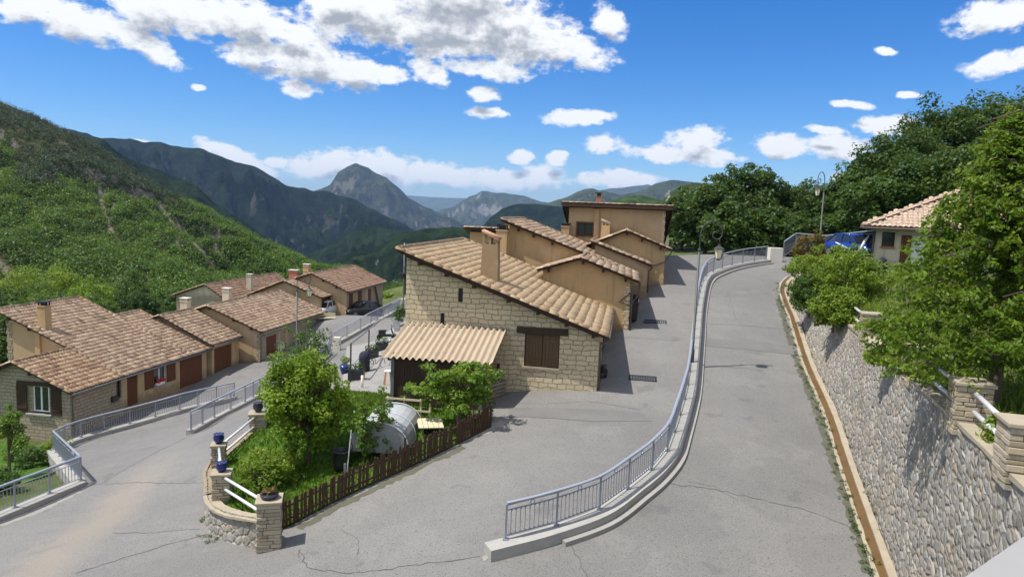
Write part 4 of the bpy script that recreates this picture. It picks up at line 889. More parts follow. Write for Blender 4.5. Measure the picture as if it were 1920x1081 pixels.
for y in (7.6, 7.9): mb.beam((nu-.22, wb+y, fl+2.3), (nu-.1, wb+y+1.0, fl), .07, .05)
mb.build('ladder', M['darkwood'], l3)
roof(l3, M['tile4'], hi, lo, wb-.35, we+.3, (.24, .38), .042, seed=19); roof(l3, M['tile4'], hi, lw, wb-.35, we+.28, (.24, .38), .042, seed=20, ridge=False)
gutter(l3, nu+.1, lz(nz)-.1, wb-.3, we+.2); purlins(l3, [(u, zt(u)-.1) for u in (au+1.2, au+2.6)], wb-.3, wb+.1)
chimney(l3, au-1.2, wb+1.2, zw(au-1.2), 1.3, (.6, .55), cap='light'); chimney(l3, au-2.4, wb+.8, zw(au-2.4), 1.1, (.9, .5), 'brick', cap='light')
ap = plane((532, 526), N0-FV*2.4, FV)-L0; eR = plane((604, 558), N0-FV*2.4, FV)-L0; hi, lo = (float(ap@RV), lz(float(ap[2]))), (float(eR@RV), lz(float(eR[2]))); lw = (hi[0]-4.5, hi[1]-1.9); zz = lambda u: (zl(hi, lo, u) if u > hi[0] else zl(hi, lw, u))-.115
walls(l3, 'garage_wall', M['stucco2'], hi[0]-4.1, lo[0]-.3, wb-2.2, wb-.005, fl-2, [(hi[0]-4.1, zz(hi[0]-4.1)), (hi[0], hi[1]-.115), (lo[0]-.3, zz(lo[0]-.3))])
roof(l3, M['tile2'], hi, lo, wb-2.5, wb-.36+2.2, (.24, .38), .042, seed=21, verge=(1, 0)); roof(l3, M['tile4'], hi, lw, wb-2.5, wb+1.8, (.24, .38), .042, seed=22, ridge=False, verge=(1, 0))
mb = MB()
mb.box((lo[0]-.6, wb-1, fl+1.0), (.7, 1.9, 2.0)); mb.build('porch_door', M['darkwood'], l3)
# cream house behind the row
Q0 = P(425, 562, 80); l4 = thing('cream_house', 'plain cream gable house at the foot of the green hillside', 'house', Q0, -A)
def q4(px): p = plane(px, Q0-FV*.3, FV)-Q0; return float(p@RV), float(p[2])
hi, lo, lw = q4((383, 533)), q4((427, 563)), q4((324, 553)); print('L4', hi, lo, lw); z4 = lambda u: (zl(hi, lo, u) if u > hi[0] else zl(hi, lw, u))-.115
walls(l4, 'wall', M['cream'], lw[0]+.25, lo[0]-.3, 0, 16, -4, [(lw[0]+.25, z4(lw[0]+.25)), (hi[0], hi[1]-.115), (lo[0]-.3, z4(lo[0]-.3))])
roof(l4, M['tile4'], hi, lo, -.3, 16.2, (.26, .4), .06, seed=23); roof(l4, M['tile4'], hi, lw, -.3, 16.18, (.26, .4), .06, seed=24, ridge=False)
chimney(l4, hi[0]+2, 6, hi[1]-.6, 1.4, (.6, .5), 'cream', cap='light')

# --- house on the terrace above the rubble wall
Cr = P(1634, 510, 38); B = R(-27); h6 = thing('terrace_house', 'cream house with pinkish hipped roof half hidden behind the cherry tree', 'house', Cr, B)
walls(h6, 'wall', M['cream'], 0, 11, 0, 8, -1.5, [(0, 2.32), (11, 2.32)], front=[(.35, .95, 1.42, 2.18), (1.75, 2.45, .03, 2.05)], rev=.2)
def hip(root, m_, a, b, c, d, H, rx):
    """hipped roof over the rectangle a..b, c..d"""
    rs = np.random.RandomState(60); V = []; Q = []; rnd = []; K = 5; half = (d-c)/2
    r0 = Vector((a+half, (c+d)/2, H)); r1 = Vector((b-half, (c+d)/2, H))
    slopes = [((a, c), (b, c), r0, r1), ((b, d), (a, d), r1, r0), ((a, d), (a, c), r0, r0), ((b, c), (b, d), r1, r1)]
    for (p, q, s0, s1) in slopes:
        p = Vector((*p, rx)); q = Vector((*q, rx)); l = (q-p).length; n = round(l/.24); nr = 15
        for i in range(n):
            for j in range(nr):
                ta, tb = i/n, (i+1)/n; s = j/nr; e = (j+1)/nr+.01
                lft = p.lerp(s0, s); rgt = q.lerp(s1, s); L_ = (rgt-lft).length
                A0, A1 = p+(q-p)*ta, p+(q-p)*tb
                x0, x1 = (lft-p).dot((q-p).normalized())/l, (rgt-p).dot((q-p).normalized())/l
                if tb < x0 or ta > x1: continue
                up = ((s0-p)-(q-p).normalized()*((s0-p).dot((q-p).normalized())))
                b0 = len(V)
                for k in range(K):
                    t = k/(K-1); base = A0.lerp(A1, t); y = .055*math.sin(math.pi*t)
                    V.append(tuple(base+up*s+Vector((0, 0, y+.025)))); V.append(tuple(base+up*min(e, 1)+Vector((0, 0, y))))
                for k in range(K-1): Q.append((b0+2*k, b0+2*k+2, b0+2*k+3, b0+2*k+1)); rnd.append(rs.rand())
    o = np_mesh('roof', V, Q, m_, root, {'rnd': ('FACE', rnd)})
    mb = MB(); e = [(a, c), (b, c), (b, d), (a, d)]; E = [Vector((*q, rx)) for q in e]
    mb.face([E[0], E[1], r1, r0]); mb.face([E[1], E[2], r1]); mb.face([E[2], E[3], r0, r1]); mb.face([E[3], E[0], r0]); mb.face([q-Vector((0, 0, .12)) for q in E][::-1])
    for i in range(4): mb.face([E[i]-Vector((0, 0, .12)), E[(i+1) % 4]-Vector((0, 0, .12)), E[(i+1) % 4], E[i]])
    mb.build('roof_boarding', M['darkwood'], o)
    mb = MB()
    for q, r_ in ((E[0], r0), (E[1], r1), (E[2], r1), (E[3], r0)): mb.tube([q+Vector((0, 0, .04)), r_+Vector((0, 0, .04))], .1, 8)
    mb.tube([r0+Vector((0, 0, .04)), r1+Vector((0, 0, .04))], .1, 8); mb.build('ridge_tiles', M['tile5'], o)
hip(h6, M['tile5'], -.65, 13.5, -.65, 9.4, 4.75, 2.45)
window(h6, 'u', .35, .95, 1.42, 2.18, 0, fr='darkwood', leaves=1, curtain=False); sill(h6, 'u', .3, 1.0, 1.42, 0, 'brick')
leaf_shutter(h6, 'u', (1.75, .17, .03), .7, 2.0, 'white', 'door', .05, 2); leaf_shutter(h6, 'u', (1.25, 0, .0), .48, 2.05, 'redwood'); leaf_shutter(h6, 'u', (2.47, 0, .0), .48, 2.05, 'redwood')
gutter(h6, -.7, 2.36, -.6, 8.6); mb = MB(); mb.tube([(-.65, -.70, 2.36), (12, -.70, 2.36)], .055, 8); mb.build('gutter', M['gutter'], h6, True)
mb = MB(); mb.tube([(-.02, -.05, 2.2), (-.06, -.06, 0)], .05, 8); mb.build('downpipe', M['gutter'], h6, True)
# ------------------------------------------------------------------ street lamps
def street_lamp(label, base, H, d, s=1.0):
    o = thing('street_lamp', label, 'street lamp', base, 0, 'crook armed street lamps'); d = Vector((d[0], d[1], 0)).normalized()
    mb = MB(); mb.tube([(0, 0, 0), (0, 0, .7), (0, 0, .72), (0, 0, H)], [.085, .085, .058, .045], 10); mb.build('pole', M['lamp'], o, True)
    mb = MB(); mb.lathe((0, 0, H-.02), [(.06, 0), (.075, .03), (.06, .08), (.04, .14)], 10); mb.build('collar', M['lamp'], o)
    q = [(0, .1), (0, .45), (.04, .78), (.18, 1.06), (.44, 1.18), (.70, 1.07), (.84, .82), (.82, .58), (.68, .46), (.52, .52), (.48, .66), (.57, .76), (.66, .70)]
    mb = MB(); mb.tube(smooth_line([d*x*s+Vector((0, 0, H+z*s)) for x, z in q], 5), .026, 6); mb.tube([d*.76*s+Vector((0, 0, H+.5*s)), d*.76*s+Vector((0, 0, H+.28*s))], .02, 6); mb.build('crook', M['lamp'], o, True)
    c = d*.76*s+Vector((0, 0, H-.30*s)); la = MB(); k = s
    la.lathe(c, [(.05*k, .58*k), (.06*k, .50*k), (.20*k, .42*k), (.225*k, .40*k), (.225*k, .375*k), (.17*k, .37*k)], 6)
    la.lathe(c, [(.03*k, -.06*k), (.10*k, -.02*k), (.12*k, .01*k)], 6)
    for i in range(6):
        t = math.pi*i/3; a = Vector((math.cos(t), math.sin(t), 0)); la.beam(c+a*.118*k, c+a*.195*k+Vector((0, 0, .38*k)), .016, .016, (a.y, -a.x, .1))
    lt = la.build('lantern', M['lamp'], o); g = MB(); g.lathe(c, [(.105*k, .012*k), (.18*k, .365*k)], 6); g.build('lantern_glass', M['lampglass'], lt)
    return o
b = on_road(1297, 684, .12); street_lamp('tall street lamp standing on the kerb halfway along the curved railing', b, 5.05, (1, -.05), 1.1)
b = P(1537, 452, 47.5); street_lamp('street lamp rising above the bushes against the sky', b+np.array([0, 0, -.8]), 4.1, (-.75, -.6), 1.05)
b = pB[16]; street_lamp('street lamp on the railing in front of the beige garage house', b, 5.9, (1, -.1), 1.15)
c = P(756, 570, 76); mb = MB(); mb.tube([(0, 0, -1), (0, 0, 6.6)], .06, 8); o = thing('plain_pole', 'thin plain grey pole rising behind the corner of the stone gable', 'pole', (c[0], c[1], c[2]), 0); mb.build('shaft', M['zinc'], o, True)

# ------------------------------------------------------------------ vehicles
def car(name, label, loc, rz, paint, grp=None):
    o = thing(name, label, 'car', loc, rz, grp)
    sec = [(-2.05, .62, .35, .62), (-1.95, .78, .24, .78), (-1.5, .84, .2, .88), (-.6, .86, .2, .93), (.4, .86, .2, .94), (1.2, .86, .2, .95), (1.75, .82, .24, .93), (2.0, .72, .34, .80)]
    def loft(rings, close=True):
        V = []; Q = []; n = len(rings[0])
        for r_ in rings: V += r_
        for i in range(len(rings)-1):
            for k in range(n): Q.append((i*n+k, i*n+(k+1) % n, (i+1)*n+(k+1) % n, (i+1)*n+k))
        m = MB(); m.v = [tuple(v) for v in V]; m.f = [tuple(q[::-1]) for q in Q]; m.f += [tuple(range(n)), tuple(range((len(rings)-1)*n, len(rings)*n))[::-1]]; return m
    body = loft([[(x, -w*.9, zb), (x, w*.9, zb), (x, w, zb+.14), (x, w, (zb+zt)/2+.06), (x, w*.93, zt-.03), (x, w*.80, zt), (x, -w*.80, zt), (x, -w*.93, zt-.03), (x, -w, (zb+zt)/2+.06), (x, -w, zb+.14)] for x, w, zb, zt in sec]); body.build('body', M[paint], o, True)
    cab = loft([[(x, -w, .90), (x, w, .90), (x, w*.86, z), (x, -w*.86, z)] for x, w, z in ((-1.05, .76, .93), (-.45, .78, 1.36), (.1, .78, 1.42), (.9, .77, 1.40), (1.75, .72, .95))]); cab.build('windows', M['glass'], o)
    rf = loft([[(x, -w, z-.03), (x, w, z-.03), (x, w*.9, z+.035), (x, -w*.9, z+.035)] for x, w, z in ((-.5, .67, 1.36), (.1, .69, 1.43), (.95, .68, 1.41))]); rf.build('roof', M[paint], o, True)
    for x in (-1.05, -.45, .35, 1.0): pass
    mb = MB()
    for s in (-1, 1):
        for a_, b_ in (((-1.06, .77, .92), (-.47, .68, 1.38)), ((.28, .79, .92), (.26, .69, 1.43)), ((1.72, .74, .94), (.93, .67, 1.41))): mb.beam((a_[0], s*a_[1], a_[2]), (b_[0], s*b_[1], b_[2]), .07, .05, (0, 1, 0))
    mb.build('pillars', M[paint], o)
    for x in (-1.32, 1.28):
        for s in (-1, 1):
            mb = MB(); q = [(x, s*(.72+dy), .31) for dy in (0, .16)]; mb.tube(q, .31, 18); wv = mb.build('wheel', M['tyre'], o); r_ = MB(); r_.tube([(x, s*.87, .31), (x, s*.895, .31)], .19, 14); r_.build('rim', M['zinc'], wv)
    for s in (-1, 1):
        mb = MB(); mb.box((-1.97, s*.55, .62), (.1, .32, .14)); mb.build('headlight', M['pipe'], o, bevel=.02); mb = MB(); mb.box((1.93, s*.60, .72), (.12, .22, .2)); mb.build('tail_light', M['flower'], o, bevel=.02)
        mb = MB(); mb.box((-.75, s*.93, .98), (.12, .16, .12)); mb.build('mirror', M[paint], o, bevel=.03)
    mb = MB(); mb.box((-2.04, 0, .45), (.04, .5, .11)); mb.build('number_plate', M['white'], o)
    return o
c = P(682, 590, 71.5); car('parked_car', 'black car parked beside the shuttered stone wall of the end house', (c[0], c[1], c[2]-.05), R(38), 'carblack')
c = P(613, 610, 69.5); car('parked_car', 'silver car mostly hidden behind the corner of the garage house', (c[0]-.3, c[1], rz_(c[0], c[1])), R(80), 'carwhite')
c = P(1610, 488, 41); car('parked_car', 'shiny blue car parked against the terrace house', (c[0]+.3, c[1]+1.2, c[2]+.05), R(100), 'carblue')

# ------------------------------------------------------------------ vegetation helpers
def leafs(cen, rnd_c, per, rad, size, flat=.8, droop=0., up=.75, rs=RS):
    """per leaves around every clump centre"""
    n = len(cen)*per; c = np.repeat(np.asarray(cen), per, 0); r_ = np.repeat(np.asarray(rad)*np.ones(len(cen)), per)[:, None]
    g = rs.normal(size=(n, 3)); g /= np.linalg.norm(g, axis=1)[:, None]; g *= rs.uniform(.35, 1, (n, 1))**.6; g[:, 2] *= flat
    p = c+g*r_; nr = g*.7+rs.normal(size=(n, 3))*.55+np.array([0, 0, up])
    rnd = np.clip(.55*rs.rand(n)+.45*np.repeat(rnd_c, per), 0, 1); return p, nr, rnd, size*rs.uniform(.6, 1.35, n)
def leaf_obj(name, p, nr, rnd, size, mat_, parent=None, aspect=.55, tdir=None, kind=None, rs=RS):
    nr = nr/(np.linalg.norm(nr, axis=1)[:, None]+1e-9); n = len(p)
    t = rs.normal(size=(n, 3)) if tdir is None else tdir+rs.normal(size=(n, 3))*.35
    t -= nr*(t*nr).sum(1)[:, None]; t /= np.linalg.norm(t, axis=1)[:, None]+1e-9; b = np.cross(nr, t)
    L_ = (size/2)[:, None]; W = L_*aspect
    V = np.stack([p-t*L_, p+b*W+t*L_*.1-nr*L_*.15, p+t*L_, p-b*W+t*L_*.1-nr*L_*.15], 1).reshape(-1, 3)
    o = np_mesh(name, V, np.arange(n*4).reshape(n, 4), mat_, parent, {'rnd': ('FACE', rnd)})
    if kind: o['kind'] = kind
    return o
def tree(name, label, base, H, crown_c, crown_r, mat_, cat='tree', nclump=60, per=90, rc=.55, leaf=.14, grp=None, trunk=.12, nlimb=9, seed=1, lean=(0, 0), shell=.5, lowcut=-.75, aspect=.6, flat=.8):
    rs = np.random.RandomState(seed); o = thing(name, label, cat, base, 0, grp); cc = np.array(crown_c, float); rr = np.array(crown_r, float)
    cen = []
    while len(cen) < nclump:
        g = rs.normal(size=3); g /= np.linalg.norm(g); g *= rs.uniform(shell, 1.)**.7
        if g[2] < lowcut: continue
        cen.append(cc+g*rr*(1+.14*rs.normal()))
    cen = np.array(cen); p, nr, rnd, sz = leafs(cen, rs.rand(nclump), per, rc*rs.uniform(.6, 1.3, nclump), leaf, flat, rs=rs)
    leaf_obj('crown', p, nr, rnd, sz, mat_, o, aspect, rs=rs)
    mb = MB(); top = cc+np.array([0, 0, rr[2]*.35]); mid = np.array([lean[0], lean[1], cc[2]*.5])
    mb.tube(smooth_line([(0, 0, -.3), mid*.5, mid, (cc+mid)/2+rs.normal(size=3)*.05, top], 3), list(np.linspace(trunk, trunk*.25, 13)), 8); mb.build('trunk', M['bark'], o, True)
    br = MB()
    for i in range(nlimb):
        e = cen[rs.randint(nclump)]; s = np.array([lean[0], lean[1], 0])*.5+np.array([0, 0, cc[2]*rs.uniform(.45, .9)]); m_ = (s+e)/2+np.array([0, 0, .12*rr[2]])+rs.normal(size=3)*.1*rr
        br.tube([s, m_, e], [trunk*.45, trunk*.3, trunk*.1], 6)
    br.build('limb', M['bark'], o, True); return o

# ------------------------------------------------------------------ garden
pA_ = on_road(505, 1024); gB = on_road(389, 982)+np.array([.36, .22, 0]); gC = on_road(391, 908)+np.array([.38, 0, 0]); gD = P(484, 838, 27.4)
for q in (gB, gC, gD): q[2] = rz_(q[0], q[1])
fe = on_road(921, 800); f0 = on_road(530, 992)
fence_line = [f0, on_road(640, 935), on_road(760, 880), on_road(860, 832), fe]
sb = fr((905, 757), DEP-.25); shed_r = C0+RV*.5; sF = C0+RV*(xb-6.1)+FV*(yf-1.05); sL = C0+RV*(xa-6.1)+FV*(yf-1.05)
garden_poly = [XY(pA_), XY(gB), XY(gC), XY(gD), XY(yd[0]), XY(sL+FV*1.5), XY(sL), XY(sF), XY(C0+RV*-3.9), XY(fe)]+[XY(q) for q in fence_line[::-1][1:]]
lp = [(q[0], q[1], rz_(q[0], q[1])+.06) for q in fence_line]+[(pA_[0], pA_[1], rz_(pA_[0], pA_[1])+.5)]+[(q[0], q[1], q[2]+.6) for q in (gB, gC, gD)]+[(yd[0][0], yd[0][1], yd[0][2]+.08)]+[(q[0], q[1], C0[2]+zb_) for q in (sL, sF)]
lp += [(C0[0]-3.2, C0[1], rz_(C0[0]-3.9, C0[1])+.05)]
lawn_z = lin_rbf(lp); lz1 = lambda x, y: float(lawn_z(np.array([float(x)]), np.array([float(y)]))[0])
sheet('lawn', garden_poly, lawn_z, M['lawn'], .7)
def on_lawn(u, v):
    d = ray(u, v); ts = np.linspace(12, 45, 1500)/d[1]; g = d[2]*ts-lawn_z(d[0]*ts, d[1]*ts); i = int(np.argmax(g < 0)); return d*ts[i]
# short grass blades over the lawn
n = 26000; xs = RS.uniform(min(q[0] for q in garden_poly), max(q[0] for q in garden_poly), n); ys = RS.uniform(min(q[1] for q in garden_poly), max(q[1] for q in garden_poly), n)
k = np.array([in_poly(a, b_, garden_poly) for a, b_ in zip(xs, ys)]); xs, ys = xs[k], ys[k]; p = np.c_[xs, ys, lawn_z(xs, ys)+.05]; n = len(p)
o = leaf_obj('grass', p, np.c_[RS.normal(size=(n, 2)), .25*np.ones(n)], RS.rand(n), RS.uniform(.12, .26, n), M['lf_bright'], None, .22, np.tile([0, 0, 1.], (n, 1))); o['kind'] = 'stuff'
# curved stone wall at the tip of the garden
gw = thing('garden_wall', 'low curved rubble wall holding up the tip of the fenced garden', 'wall', (0, 0, 0))
base = smooth_line([gD-np.array([.3, 0, 0]), on_road(391, 905), on_road(384, 950), on_road(386, 985), on_road(405, 1006), on_road(440, 1020), on_road(487, 1029)], 14); base = resample(base, .09)
V = []; UVs = []; ac = 0; rows = 16; hs = []
for i, p in enumerate(base):
    t = base[min(i+1, len(base)-1)]-base[max(i-1, 0)]; n_ = Vector((t.y, -t.x, 0)).normalized()
    if i: ac += (p-base[i-1]).length
    s_ = min(1, ac/ max(.1, 9)); z0 = rz_(p.x, p.y)-.1; h = .70+.16*s_; hs.append((p-n_*-.0, n_, z0+h+.02))
    for k in range(rows): V.append((p.x-n_.x*.10*k/rows, p.y-n_.y*.10*k/rows, z0+(h+.1)*k/(rows-1)-.0)); UVs.append((ac, k/(rows-1)*(h+.1)))
nl = len(base); idx = np.arange(nl*rows).reshape(nl, rows); Q = np.c_[idx[:-1, :-1].ravel(), idx[1:, :-1].ravel(), idx[1:, 1:].ravel(), idx[:-1, 1:].ravel()]
Q = Q[:, ::1]
wo = np_mesh('stone_face', V, Q, M['rubble'], gw, smooth=True); ul = wo.data.uv_layers.new(name='UVMap'); ul.data.foreach_set('uv', np.array(UVs, np.float32)[Q.ravel()].ravel())
print('garden wall normal', wo.data.polygons[100].normal, hs[10][1])
for nm, m_, part, wd in (('coping', 'kerbstone', hs[int(len(hs)*.60):], .42), ('wall_top', 'stone3', hs[:int(len(hs)*.60)+1], .34)):
    mb = MB(); pr = None
    for p, n_, z in part[::2]:
        k = [Vector((p.x, p.y, z))+n_*s+Vector((0, 0, dz+random.uniform(-.015, .015))) for s, dz in ((.03, -.04), (.03, .035), (-wd, .035), (-wd, -.6))]
        if pr:
            for a_ in range(3): mb.face([pr[a_], pr[a_+1], k[a_+1], k[a_]])
        pr = k
    mb.build(nm, M[m_], gw)
gp_ = []
for q, w, h, lab in ((pA_, .62, 1.42, 'stone garden pier with a dark planted bowl at the end of the picket fence'), (gB, .52, 1.62, 'stone garden pier carrying the blue pot nearest the curved wall'), (gC, .46, 1.52, 'stone garden pier carrying a blue pot beside the lower road'), (gD, .62, 1.35, 'stone garden pier carrying a dark pot beside the apple tree')):
    z = rz_(q[0], q[1]); stone_pier('garden_pier', lab, 'stone pier', q[0], q[1], z, w, h-.1, .25, 'stone piers of the garden'); gp_.append((q[0], q[1], z+h-.06))
for i, (c, r_, m_, lab) in enumerate(((gp_[1], .17, 'blue', 'cobalt blue flowerpot on the pier nearest the curved wall'), (gp_[2], .19, 'blue', 'cobalt blue flowerpot on the pier beside the lower road'), (gp_[3], .20, 'pot', 'dark flowerpot on the pier by the apple tree'))):
    o = thing('flowerpot', lab, 'flowerpot', c, 0, 'pots on the garden piers'); mb = MB(); mb.lathe((0, 0, 0), [(r_*.6, 0), (r_*.95, r_*.6), (r_, r_*1.1), (r_*.8, r_*1.45), (r_*.95, r_*1.6), (r_*.95, r_*1.7), (r_*.75, r_*1.66)], 18); mb.build('pot', M[m_], o, True); mb = MB(); mb.lathe((0, 0, r_*1.5), [(r_*.78, 0), (r_*.3, .04)], 12); mb.build('soil', M['soil'], o)
o = thing('planted_bowl', 'low dark bowl of dry plants on the pier beside the picket fence', 'flowerpot', gp_[0]); mb = MB(); mb.lathe((0, 0, 0), [(.16, 0), (.24, .1), (.25, .16), (.21, .15)], 18); mb.build('bowl', M['pot'], o, True)
p, nr, rnd, sz = leafs(np.array([[0, 0, .2], [.08, .03, .24], [-.1, 0, .22]]), RS.rand(3), 60, .13, .09); leaf_obj('foliage', p, nr, rnd, sz, M['lf_red'], o)
for a_, b_, lab in ((gp_[1], gp_[0], 'double white pipe rail above the curved garden wall'), (gp_[2], gp_[1], 'short white pipe rail between the two blue pot piers'), (gp_[3], gp_[2], 'white pipe rail beside the lower road between two garden piers')):
    a_ = Vector(a_); d = Vector(b_)-a_; o = thing('pipe_rail', lab, 'pipe rail', a_, 0, 'white pipe rails of the garden')
    for z in (-.16, -.52): mb = MB(); mb.tube([d*.06+Vector((0, 0, z)), d*.94+Vector((0, 0, z))], .045, 10); mb.build('pipe', M['pipe'], o, True)
# picket fence
fo = thing('picket_fence', 'dark brown weathered picket fence along the lane side of the garden', 'fence', fence_line[0]); fl_ = smooth_line(fence_line, 8); pk = walk(fl_, .125); o0 = Vector([float(c) for c in fence_line[0]])
mb = MB()
for i, p in enumerate(pk):
    t = pk[min(i+1, len(pk)-1)]-pk[max(i-1, 0)]; rz1 = math.atan2(t.y, t.x)+random.uniform(-.12, .12); h = .86+random.uniform(-.07, .05); z = rz_(p.x, p.y)-o0.z; x, y = p.x-o0.x, p.y-o0.y
    if random.random() < .03: continue
    ca, sa = math.cos(rz1), math.sin(rz1); w = random.uniform(.036, .05); ti = random.uniform(-.05, .05)
    pts = [(-w, 0), (w, 0), (w+ti, h-.05), (ti, h), (-w+ti, h-.05)]
    for s in (-.012, .012): mb.face([(x+a_*ca-s*sa, y+a_*sa+s*ca, z+b_) for a_, b_ in (pts if s < 0 else pts[::-1])])
    for k in range(5):
        (a0, b0), (a1, b1) = pts[k], pts[(k+1) % 5]; mb.face([(x+a*ca-s*sa, y+a*sa+s*ca, z+b_) for a, b_, s in ((a0, b0, -.012), (a0, b0, .012), (a1, b1, .012), (a1, b1, -.012))])
mb.build('pickets', M['fence'], fo)
for z in (.22, .62):
    mb = MB()
    for a_, b_ in zip(pk[::6], pk[6::6]): mb.beam(a_-o0+Vector((-.02, .035, z+rz_(a_.x, a_.y)-a_.z)), b_-o0+Vector((-.02, .035, z+rz_(b_.x, b_.y)-b_.z)), .05, .06)
    mb.build('rail', M['fence'], fo)
for i in range(0, len(pk), 17):
    p = pk[i]; mb = MB(); mb.box(p-o0+Vector((-.03, .08, .5+rz_(p.x, p.y)-p.z)), (.07, .07, 1.1)); mb.build('post', M['zinc' if i == 17 else 'fence'], fo)
# trees and shrubs of the garden
def gtree(px, *a, **k): b_ = on_lawn(*px); return b_
b_ = on_lawn(578, 868); tree('apple_tree', 'round bright green apple tree growing on the lawn of the fenced garden', b_, 4, (-.08, 0, 2.25), (1.36, 1.36, 1.72), M['lf_apple'], nclump=125, per=150, rc=.36, leaf=.13, trunk=.09, seed=3, shell=.45, lowcut=-1., nlimb=22)
b_ = on_lawn(575, 800); tree('plum_tree', 'wispy darker green tree behind the round apple tree', b_, 4, (-.3, .5, 2.7), (1.0, .9, 1.5), M['lf_mid'], nclump=46, per=60, rc=.34, leaf=.10, trunk=.06, seed=4, shell=.3, nlimb=24)
b_ = on_lawn(862, 800); tree('walnut_tree', 'young walnut tree with large leaves in front of the boarded shed', b_, 3, (-.05, .1, 1.45), (1.25, .9, .98), M['lf_walnut'], nclump=62, per=60, rc=.30, leaf=.20, trunk=.045, seed=5, shell=.4, aspect=.42, nlimb=24, flat=.5)
b_ = on_lawn(775, 775); tree('sapling', 'small leafy sapling left of the walnut tree against the boarded shed', b_, 2, (.05, 0, .85), (.45, .35, .4), M['lf_walnut'], nclump=12, per=40, rc=.2, leaf=.17, trunk=.02, seed=6, aspect=.42)
for px, s, lab in (((682, 872), 7, 'tall slender leafy shrub beside the white garden tunnel'), ((714, 858), 8, 'tall slender yellowish shrub in front of the white garden tunnel')):
    b_ = on_lawn(*px); tree('slender_shrub', lab, b_, 2, (0, 0, 1.35), (.36, .36, 1.2), M['lf_bright'], 'shrub', nclump=44, per=30, rc=.16, leaf=.10, trunk=.025, seed=s, shell=.2, lowcut=-1, nlimb=30, grp='slender shrubs in the garden')
b_ = on_lawn(480, 925); tree('garden_shrub', 'low spreading yellowish green shrub behind the curved garden wall', b_, 1, (.1, .7, .55), (1.05, 1.25, .62), M['lf_bush'], 'shrub', nclump=90, per=70, rc=.26, leaf=.095, trunk=.04, seed=9, shell=.4, nlimb=18)
b_ = on_road(748, 612); tree('corner_shrub', 'dark green rounded shrub at the far corner of the stone gable', b_, 1, (0, 0, 1.0), (.6, .5, .9), M['lf_mid'], 'shrub', nclump=40, per=60, rc=.28, leaf=.1, trunk=.04, seed=10)
# barrel, stake, tunnel, plank bed, frame
c = on_lawn(641, 880); o = thing('water_barrel', 'black open water barrel on the lawn behind the picket fence', 'barrel', c); mb = MB(); mb.lathe((0, 0, 0), [(.24, 0), (.29, .3), (.28, .62), (.30, .63), (.30, .68), (.26, .68), (.25, .5)], 20); mb.build('barrel', M['black'], o, True)
mb = MB(); mb.lathe((0, 0, .56), [(.25, 0), (.05, .005)], 18); mb.build('water', M['glass'], o)
for s in (-1, 1): mb = MB(); mb.tube([(s*.26, 0, .6), (s*.36, 0, .78), (s*.30, 0, .95), (s*.22, 0, 1.02)], .016, 6); mb.build('handle', M['black'], o)
c = on_lawn(650, 887); o = thing('garden_stake', 'thin white stake leaning beside the black barrel', 'stake', c); mb = MB(); mb.tube([(0, 0, -.1), (.12, .05, 1.45)], .016, 6); mb.build('stake', M['white'], o)
c = on_lawn(727, 826); o = thing('garden_tunnel', 'white and grey sheeted garden tunnel with an arched top on the lawn', 'garden tunnel', (c[0], c[1], c[2]), -A+.1)
wx, wy = 1.0, 1.25; V = []; apex = (0, 0)
arc_ = [(wx*math.cos(t), 1.02*math.sin(t)**.75 if math.sin(t) > 1e-6 else 0.) for t in np.linspace(0, math.pi, 15)]; ys_ = np.linspace(-wy, wy, 9)
def skin(k0, k1, nm, m_):
    mb = MB()
    for y0, y1 in zip(ys_, ys_[1:]):
        for k in range(k0, k1):
            (x0, z0), (x1, z1) = arc_[k], arc_[k+1]; s0, s1 = .025*math.sin(y0*6), .025*math.sin(y1*6); mb.face([(x0*(1-s0), y0, z0*(1-s0)), (x0*(1-s1), y1, z0*(1-s1)), (x1*(1-s1), y1, z1*(1-s1)), (x1*(1-s0), y0, z1*(1-s0))])
    mb.build(nm, M[m_], o, True)
skin(3, 11, 'top_sheet', 'plasticw'); skin(0, 3, 'side_sheet', 'plasticg'); skin(11, 14, 'side_sheet', 'plasticg')
for y_ in (-wy, wy): mb = MB(); s_ = .975 if y_ > 0 else 1.; mb.face([(x*s_, y_, z*s_) for x, z in arc_][::1 if y_ > 0 else -1]); mb.build('end_sheet', M['plasticg'], o)
for y_ in (-wy-.01, 0, wy+.01): mb = MB(); mb.tube([(x*1.02, y_, z*1.02) for x, z in arc_], .018, 6); mb.build('hoop', M['pipe'], o, True)
c = on_lawn(806, 808); o = thing('plank_table', 'pale plank tabletop lying between the tunnel and the walnut tree', 'plank table', c, .2); mb = MB()
for i in range(5): mb.box((-.36+i*.18, 0, .30), (.165, 1.15, .035))
mb.build('top', M['plank'], o)
for x in (-.3, .3):
    for y in (-.45, .45): mb = MB(); mb.box((x, y, .13), (.06, .06, .29)); mb.build('leg', M['greywood'], o)
c = on_lawn(762, 782); o = thing('white_trellis', 'white slatted trellis standing in front of the boarded shed', 'trellis', c, -A); mb = MB()
for x in (-.75, -.1, .55, .9): mb.box((x, 0, .35), (.06, .05, .8))
for z in (.3, .7): mb.box((.07, -.05, z), (1.75, .03, .07))
mb.build('slats', M['plank'], o); mb = MB(); mb.box((-.4, .08, .2), (.75, .06, .42)); mb.build('board', M['greywood'], o)
c = fr((926, 735), 1.0); o = thing('pallet_stack', 'weathered wooden pallets leaning between the shed and the stone gable', 'pallet', C0+RV*(c[0]-6.1)+FV*(c[1]-1.05)+np.array([0, 0, c[2]-.55]), -A+R(62)); o.rotation_euler = (R(14), 0, -A+R(62))
